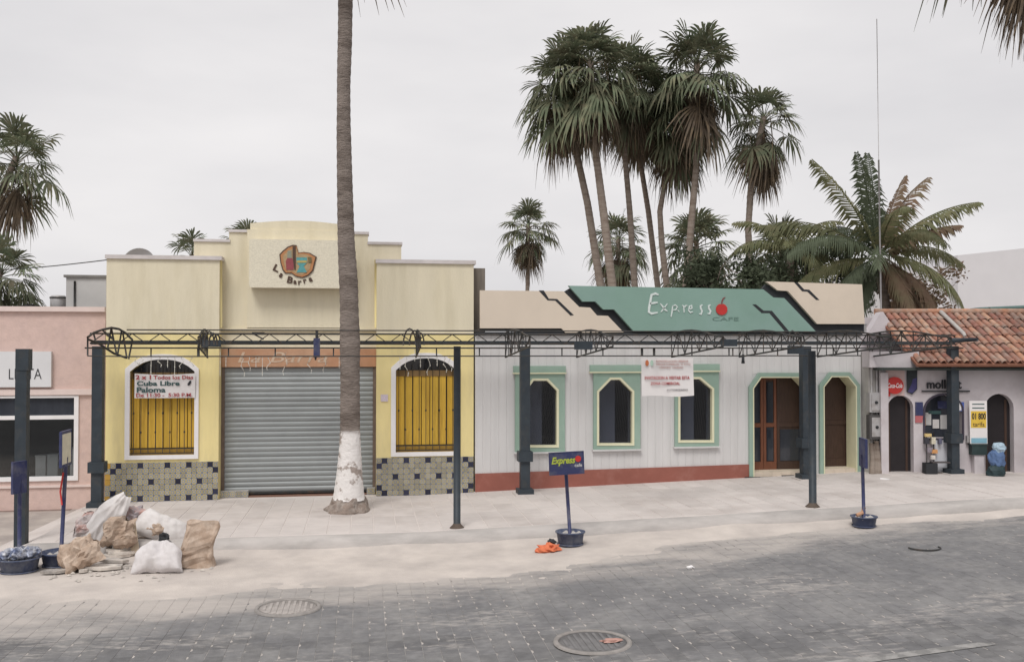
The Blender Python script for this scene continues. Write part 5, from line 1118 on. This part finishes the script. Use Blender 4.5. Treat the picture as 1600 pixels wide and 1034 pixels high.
# ================================================================== PALMS
def fan_frond(name, elev, seed, m, L=.75, Rr=.72, droop=.55, n=20, wid=1., span=118):
    r = random.Random(seed); q = MB(); e = R(elev); pts = []
    for i in range(5):
        t = i / 4; pts.append(Vector((L * t * math.cos(e), 0, L * t * math.sin(e) - .16 * t * t * math.cos(e))))
    q.tube(pts, [.018, .016, .013, .011, .010], 3, 0, False)
    d = (pts[-1] - pts[-2]).normalized(); s = Vector((0, 1, 0)); nn = d.cross(s).normalized()
    if nn.z > 0: nn = -nn
    tip = pts[-1]
    for k in range(n):
        ph = R(-span + 2 * span * (k + .5) / n) + r.uniform(-.05, .05); dr = (d * math.cos(ph) + s * math.sin(ph)).normalized()
        ln = Rr * (.72 + .28 * math.cos(ph * .6)) * r.uniform(.85, 1.08); sd = dr.cross(nn).normalized(); pl = .022 * (1 if k % 2 else -1)
        if r.random() < .07: continue
        if r.random() < .2: ln *= r.uniform(.55, .85)
        ring = []
        for t, w in ((.04, .12), (.33, .55), (.58, .82), (.8, .48), (1., .05)):
            hw_ = w * ln * R(2 * span / n) * .30 * wid
            dp = droop * ln * max(0, t - .28) ** 2 * (1.3 + .7 * r.random())
            P = tip + dr * ln * t * (1 - .18 * max(0, t - .5)) - Vector((0, 0, dp)) + nn * pl * t
            ring.append((P - sd * hw_, P + sd * hw_))
        b0 = len(q.v)
        for a, c in ring: q.v += [a, c]
        for i in range(len(ring) - 1): q.f.append([b0 + 2 * i, b0 + 2 * i + 1, b0 + 2 * i + 3, b0 + 2 * i + 2]); q.m.append(0); q.sm.append(False)
    return q.mesh(name, m)
FR = {}
for e in (82, 68, 54, 40, 25, 10, -6, -22, -40, -58): FR[e] = [fan_frond('frond', e, e * 3 + v, LEAF, droop=.30 + .45 * (e < 25), L=.66 if e < 60 else .55, Rr=.70, n=21, span=120) for v in (1, 2, 3)]
DF = [fan_frond('dead_frond', e, 90 + e, DEAD, L=.55, Rr=.75, droop=1.1, n=15, wid=.75, span=85) for e in (-52, -66, -76, -82)]
def trunk_mesh(pts, rad, n=12, ring=.16, amp=.05):
    # tapered trunk with the ring scars of old leaves
    P = [Vector(p) for p in pts]; out_, rr_ = [], []
    tot = sum((b - a).length for a, b in zip(P[:-1], P[1:])); steps = max(12, int(tot / ring) * 2)
    acc = [0]
    for a, b in zip(P[:-1], P[1:]): acc.append(acc[-1] + (b - a).length)
    for i in range(steps + 1):
        s = tot * i / steps; k = max(j for j in range(len(acc)) if acc[j] <= s + 1e-6); k = min(k, len(P) - 2); t = (s - acc[k]) / (acc[k + 1] - acc[k])
        out_.append(P[k].lerp(P[k + 1], t)); rr_.append((rad[k] * (1 - t) + rad[k + 1] * t) * (1 + amp * (1 if i % 2 else -1) * .5 + amp * noise.noise(Vector((s * 1.7, 3, tot)))))
    return MB().tube(out_, rr_, n)
def fan_palm(pts, rad, crown_s, lab, seed, green=58, dead=24, group='fan palms', name='fan_palm', skirt=1.05, bark=TRUNKB, emin=-50, stalks=5):
    r = random.Random(seed); top = Vector(pts[-1]); base = Vector(pts[0])
    o = thing(name, base, lab, 'palm tree', group)
    trunk_mesh(pts, rad).build('trunk', bark, o)
    keys = sorted(FR)
    for k in range(green):
        wilt = r.random()
        e = 84 - (84 - emin) * ((k + .5) / green) ** .82 + r.uniform(-6, 6); kk = min(keys, key=lambda q: abs(q - e)); az = k * 2.39996 + r.uniform(-.3, .3); s = crown_s * r.uniform(.78, 1.12)
        inst(r.choice(DF[:2]) if e < -8 and wilt < .5 else r.choice(FR[kk]), 'frond', o, top + Vector((0, 0, -.012 * k * crown_s)), (r.uniform(-.3, .3), r.uniform(-.12, .12), az), (s, s * r.uniform(.85, 1.1), s))
    for k in range(dead):
        t = k / max(1, dead - 1); az = k * 2.39996 + r.random(); s = crown_s * r.uniform(.75, 1.1)
        inst(DF[min(3, int(t * 2.2) + r.choice((0, 1)))], 'dead_frond', o, top + Vector((0, 0, -.25 * crown_s - skirt * crown_s * t * .62)), (r.uniform(-.1, .1), 0, az), (s * .8, s * .8, s * .78))
    for k in range(stalks):
        az = r.random() * 6.28; l = crown_s * r.uniform(1.2, 2.1); dx, dy = math.cos(az) * .5 * crown_s, math.sin(az) * .5 * crown_s
        q = MB().tube([top + Vector((0, 0, -.2)), top + Vector((dx * .7, dy * .7, .0)), top + Vector((dx, dy, -l * .45)), top + Vector((dx * 1.05, dy * 1.05, -l))], .009 * crown_s, 4); q.build('flower_stalk', STALK, o)
    return o
PY = 27.0
def tall(trunk_px, rad_px, cs, lab, seed, Y=PY, **k):
    pts = [at(x, y, Y) for x, y in trunk_px]; sc = Y / 1480.
    zb = Vector((pts[0].x + (pts[0].x - pts[1].x) * .5, Y, .0)); pts = [zb] + pts; rad = [rad_px[0] * sc / 2 * 1.0] + [q * sc / 2 * .86 for q in rad_px]
    return fan_palm(pts, rad, cs, lab, seed, **k)
GP = 'tall fan palms behind the cafe'
tall([(939, 450), (918, 318), (901, 240), (882, 116)], [15, 13, 12, 11], 1.28, 'tall fan palm, leftmost trunk of the leaning clump behind the green panel', 11, group=GP, Y=27.3)
tall([(957, 450), (944, 340), (931, 240), (922, 92)], [16, 15, 13, 12], 1.30, 'tall fan palm with the thickest trunk, second from left in the clump', 12, group=GP, Y=26.4)
tall([(992, 450), (984, 330), (977, 250), (980, 112)], [12, 11, 10, 10], 1.2, 'tall slim fan palm, third trunk from left in the clump', 13, group=GP, Y=28)
tall([(1028, 450), (1013, 330), (1000, 250), (1004, 142)], [11, 10, 9, 9], 1.15, 'tall slim fan palm, fourth trunk from left in the clump', 14, group=GP, Y=29)
tall([(1042, 450), (1034, 380), (1031, 330), (1038, 290), (1052, 250), (1058, 165)], [12, 11, 10, 9, 9, 9], 1.25, 'tall fan palm with the bent trunk in the clump', 15, group=GP, Y=28)
tall([(1072, 450), (1080, 350), (1088, 260), (1089, 98)], [14, 13, 12, 11], 1.34, 'tall fan palm leaning right, rightmost trunk of the clump', 16, group=GP, Y=26.8)
tall([(1174, 450), (1169, 360), (1175, 267), (1194, 182)], [14, 12, 12, 11], 1.1, 'tall fan palm standing alone right of the clump', 17, group=GP, Y=27, green=38, dead=22, skirt=1.4)
GS = 'smaller fan palms in the background'
tall([(824, 452), (825, 420), (825, 350)], [7, 7, 7], 1.0, 'small distant fan palm left of the clump above the cream panel', 21, Y=36, group=GS, green=40, dead=18)
tall([(966, 452), (966, 420), (966, 372)], [8, 8, 8], 1.12, 'low fan palm behind the second and third trunks of the clump', 22, Y=36, group=GS, green=42, dead=18)
tall([(1090, 452), (1090, 420), (1088, 376)], [9, 9, 9], 1.38, 'low broad fan palm behind the rightmost trunk of the clump', 23, Y=35, group=GS, green=48, dead=16)
tall([(1222, 470), (1222, 430), (1220, 388)], [9, 9, 9], 1.15, 'low fan palm between the lone tall palm and the coconut palm', 24, Y=29, group=GS, green=40, dead=10)
tall([(300, 430), (302, 410), (300, 398)], [9, 9, 9], .75, 'fan palm tips showing over the left shoulder of the yellow parapet', 25, Y=26, group=GS, green=16, dead=0, emin=0, stalks=0)
tall([(372, 420), (376, 400), (384, 383)], [9, 9, 9], .75, 'fan palm tips just left of the arched yellow gable', 26, Y=27, group=GS, green=16, dead=0, emin=10, stalks=0)
GL = 'fan palms at the left edge'
tall([(-22, 470), (-12, 330), (26, 245)], [12, 11, 10], 1.12, 'larger fan palm at the left edge high above the pink building', 31, Y=26, group=GL, green=34, dead=4, stalks=2, emin=-35, skirt=.5)
tall([(-16, 480), (-12, 450), (2, 424)], [11, 10, 10], .95, 'lower fan palm at the left edge just over the pink roof', 32, Y=24, group=GL, green=30, dead=0, stalks=0, emin=-30)
# the street palm with the whitewashed foot
YT = 16.3
tp = [at(x, y, YT) for x, y in ((545, 797), (545, 780), (546, 740), (547, 700), (547, 672))]; tr = [.39, .27, .215, .185, .17]
tq = [at(x, y, YT) for x, y in ((547, 672), (547, 600), (547, 540), (545, 450), (541, 380), (539, 300), (537, 200), (537, 130), (539, 60), (540, -20), (541, -150), (542, -205))]; tr2 = [.165, .165, .172, .163, .145, .132, .122, .118, .122, .13, .135, .14]
tree = fan_palm(tq, tr2, 1.12, 'grey palm trunk with a whitewashed foot on the pavement before the shutter', 41, green=26, dead=5, group='street palms', name='street_palm', bark=TRUNK, emin=-20, skirt=.5, stalks=2)
trunk_mesh(tp[1:], tr[1:], 18, .12, .04).build('whitewash', LIME, tree)
q = MB(); zb = swz(tp[0].x) - .03
for j, (rr_, z) in enumerate(((.40, 0), (.385, .06), (.33, .13), (.27, .2), (.235, .27))):
    for k in range(24):
        th = 2 * math.pi * k / 24; f = 1 + .22 * noise.fractal(Vector((math.cos(th) * 2, math.sin(th) * 2, z * 6 + 1)), .8, 2.1, 4) - .03
        q.v.append(Vector((tp[0].x + rr_ * f * math.cos(th), YT + rr_ * f * math.sin(th), zb + z * (1 + .35 * noise.noise(Vector((th * 1.7, 4, 0)))))))
for j in range(4):
    for k in range(24): q.f.append([j * 24 + k, j * 24 + (k + 1) % 24, (j + 1) * 24 + (k + 1) % 24, (j + 1) * 24 + k]); q.m.append(0); q.sm.append(True)
q.sm = [False] * len(q.f); q.build('root_flare', mat('crumbling_root_bark', (.24, .19, .16), 1., .3, 9, 1., 22, c2=(.36, .32, .29), thr=.55, dscale=6, dist=.03), tree)
# palm at the upper right corner: only its hanging skirt reaches into view
b_ = Vector((12.95, 16.6, .4))
fan_palm([b_, b_ + Vector((0, 0, 6)), b_ + Vector((.0, 0, 12.0))], [.24, .18, .17], 1.75, 'street palm whose dry skirt hangs into the upper right corner', 42, green=26, dead=40, group='street palms', name='street_palm', bark=TRUNK, skirt=1.0, emin=-40, stalks=2)

def feather_frond(name, elev, bend, Ln, seed, m, nl=42):
    r = random.Random(seed); q = MB(); pts = []; p = Vector((0, 0, 0)); N_ = 14
    for i in range(N_ + 1):
        pts.append(p.copy()); a = R(elev - bend * (i / N_) ** 1.3); p = p + Vector((math.cos(a), 0, math.sin(a))) * Ln / N_
    q.tube(pts, [.035 * (1 - .85 * i / N_) for i in range(N_ + 1)], 4)
    for k in range(nl):
        t = .12 + .88 * (k + .5) / nl; f = t * N_; i = min(N_ - 1, int(f)); P = pts[i].lerp(pts[i + 1], f - i); tg = (pts[i + 1] - pts[i]).normalized()
        for s in (-1, 1):
            l = Ln * .25 * (math.sin(math.pi * min(1, .12 + t * .86)) ** .6) * r.uniform(.8, 1.1)
            d = (tg * (.55 + .4 * t) + Vector((0, s, 0)) * .75 + Vector((0, 0, -.12))).normalized(); dr = r.uniform(.5, 1.0)
            A = P; B2 = P + d * l * .5 - Vector((0, 0, .22 * l * dr)); C2 = P + d * l * .9 - Vector((0, 0, .85 * l * dr)); w = .026 + .016 * r.random(); sd = tg * w
            b0 = len(q.v); q.v += [A - sd * .5, A + sd * .5, B2 - sd, B2 + sd, C2]
            q.f += [[b0, b0 + 1, b0 + 3, b0 + 2], [b0 + 2, b0 + 3, b0 + 4]]; q.m += [0, 0]; q.sm += [False, False]
    return q.mesh(name, m)
YCC = 23.5
cc = at(1372, 402, YCC); base = Vector((cc.x + .1, YCC, .2))
co = thing('coconut_palm', base, 'coconut palm with long olive and browned fronds behind the tiled shop', 'palm tree')
trunk_mesh([base, at(1384, 480, YCC), cc], [.2, .13, .12]).build('trunk', TRUNKB, co)
for i, (az_, e, bd, ln, m_) in enumerate(((15, 66, 38, 2.9, COCOB), (-15, 47, 45, 3.0, COCO), (5, 22, 62, 2.7, COCO), (-30, -8, 70, 2.7, COCO), (8, 76, 18, 2.4, COCOB), (-25, 38, 40, 2.2, COCOB), (95, 86, 12, 2.8, LEAF2), (200, 80, 16, 2.75, LEAF2), (182, 64, 28, 3.1, COCO), (168, 42, 62, 3.3, COCO), (195, 26, 70, 3.2, LEAF2), (178, 4, 66, 2.9, COCO), (205, -12, 60, 2.5, LEAF2), (260, 55, 80, 2.6, COCO), (285, 40, 95, 2.5, COCO), (240, 20, 80, 2.4, LEAF2), (310, -20, 60, 2.2, COCOB), (275, -25, 60, 2.2, COCOB), (335, -38, 45, 2.2, COCOB), (300, -55, 30, 2.0, COCOB), (100, 45, 60, 2.6, LEAF2), (60, 60, 50, 2.6, LEAF2), (140, 30, 60, 2.6, LEAF2), (40, 5, 60, 2.4, COCOB), (350, -60, 25, 1.9, COCOB), (210, -45, 40, 2.1, LEAF2))):
    me = feather_frond('frond', e, bd, ln, i + 50, m_); inst(me, 'frond', co, cc + Vector((0, 0, rnd.uniform(-.1, .1))), (0, 0, R(az_)))
# a smaller feathery palm left of it
cc2 = at(1235, 395, 25.0); b2_ = Vector((cc2.x, 25, .2))
co2 = thing('feather_palm', b2_, 'smaller feathery palm with arching fronds left of the coconut palm', 'palm tree')
trunk_mesh([b2_, cc2], [.15, .1]).build('trunk', TRUNKB, co2)
for i in range(11): inst(feather_frond('frond', (60, 30, 5)[i % 3], 75, 1.9, 90 + i, COCO, 22), 'frond', co2, cc2, (0, 0, i * 2.399))
# dense shrubs between the palms: thousands of small leaves on bent twigs
def shrub(px, py, rx, rz_, Y, n, lab, seed, m):
    r = random.Random(seed); c = at(px, py, Y); o = thing('shrub', (c.x, Y, .2), lab, 'shrub', 'shrubs behind the cafe')
    q = MB().tube([(c.x, Y, .0), (c.x + .1, Y, c.z * .6), (c.x, Y, c.z)], [.08, .06, .03], 6)
    for k in range(9):
        d = Vector((r.uniform(-1, 1) * rx, r.uniform(-1, 1) * rx * .6, r.uniform(-.4, .9) * rz_)); q.tube([(c.x, Y, c.z - rz_ * .8), Vector((c.x, Y, c.z)) + d * .5, Vector((c.x, Y, c.z)) + d * .95], [.03, .02, .008], 4)
    q.build('stem', TRUNKB, o)
    q = MB(); cl_ = [(Vector((r.gauss(0, .42) * rx, r.gauss(0, .42) * rx * .7, r.gauss(0, .42) * rz_)), r.uniform(.18, .38)) for _ in range(26)]
    for k in range(n):
        cp, cr_ = r.choice(cl_); p = Vector((c.x, Y, c.z)) + cp + Vector((r.gauss(0, 1), r.gauss(0, 1), r.gauss(0, .8))) * cr_ * .6
        d = Vector((r.uniform(-1, 1), r.uniform(-1, 1), r.uniform(-.6, .9))).normalized(); s = d.cross(Vector((r.uniform(-1, 1), r.uniform(-1, 1), r.uniform(-1, 1)))).normalized(); l = r.uniform(.10, .2); w = l * .22
        b0 = len(q.v); q.v += [p, p + d * l * .5 + s * w, p + d * l, p + d * l * .5 - s * w]; q.f.append([b0, b0 + 1, b0 + 2, b0 + 3]); q.m.append(0); q.sm.append(False)
    tag(q.build('foliage', m, o), kind='stuff')
shrub(1112, 436, 1.0, .75, 26, 2600, 'dark leafy shrub behind the green panel right of the palm clump', 1, LEAF2)
shrub(1178, 438, .9, .7, 25, 2400, 'dark shrub at the foot of the lone tall palm', 2, LEAF2)
shrub(1262, 432, 1.1, 1.0, 26, 3000, 'deep green shrub behind the right cream panel', 3, LEAF2)
shrub(1340, 455, 1.0, 1.1, 25.5, 3000, 'tall dark shrub under the left fronds of the coconut palm', 4, LEAF2)
shrub(1430, 470, 1.0, .8, 26, 2400, 'brownish shrub behind the roof ridge of the tiled shop', 5, COCOB)

# ================================================================== FAR RIGHT AND WIRES
YB = 42
fb = thing('far_building', (at(1458, 480, YB).x, YB, 0), 'large pale blank building far behind the tiled roof', 'building')
x0, x1, x2 = at(1457, 480, YB).x, at(1497, 480, YB).x, at(1640, 480, YB).x
MB().box(x0, x1, YB + .5, YB + 12, 0, at(1470, 415, YB).z).build('low_wing', FARW, fb); MB().prism([(x1, 0), (x2, 0), (x2, at(1600, 383, YB).z), (x1, at(1500, 399, YB).z)], YB, YB + 12).build('tall_wing', FARW, fb)
tb_ = thing('teal_canopy', at(1500, 487, 24), 'thin teal canopy edge over the tiled roof at the right', 'canopy')
TEAL = mat('teal_steel', (.10, .17, .16), .6)
MB().tube([at(1498, 487, 24), at(1530, 483, 24), at(1640, 478, 24)], .05, 6).build('edge_beam', TEAL, tb_); MB().tube([at(1540, 492, 23), at(1640, 482, 23)], .03, 6).build('lower_beam', TEAL, tb_)
MB().tube([at(1545, 480, 24), Vector((at(1545, 480, 24).x, 24, 0))], .05, 6).build('post', TEAL, tb_)
a = at(1379, 500, 22); q = thing('antenna_mast', (a.x, 22, 2), 'very thin antenna mast rising through the coconut palm', 'antenna')
MB().tube([(a.x, 22, 0), at(1373, 250, 22)], .022, 5).build('mast', GALV, q); MB().tube([at(1373, 250, 22), at(1370, 30, 22)], .009, 5).build('whip', GALV, q)
q = MB(); A, B_ = at(-40, 424, 21), at(168, 406, 19.5)
q.tube([A.lerp(B_, i / 8) + Vector((0, 0, -.03 * math.sin(math.pi * i / 8))) for i in range(9)], .012, 4)
tag(q.build('overhead_cable', STEEL, None, A), 'thin cable running from the left palms to the yellow parapet', 'cable')
print('objects', len(bpy.data.objects), 'tris', sum(len(m.loop_triangles) or sum(len(p.vertices) - 2 for p in m.polygons) for m in bpy.data.meshes))
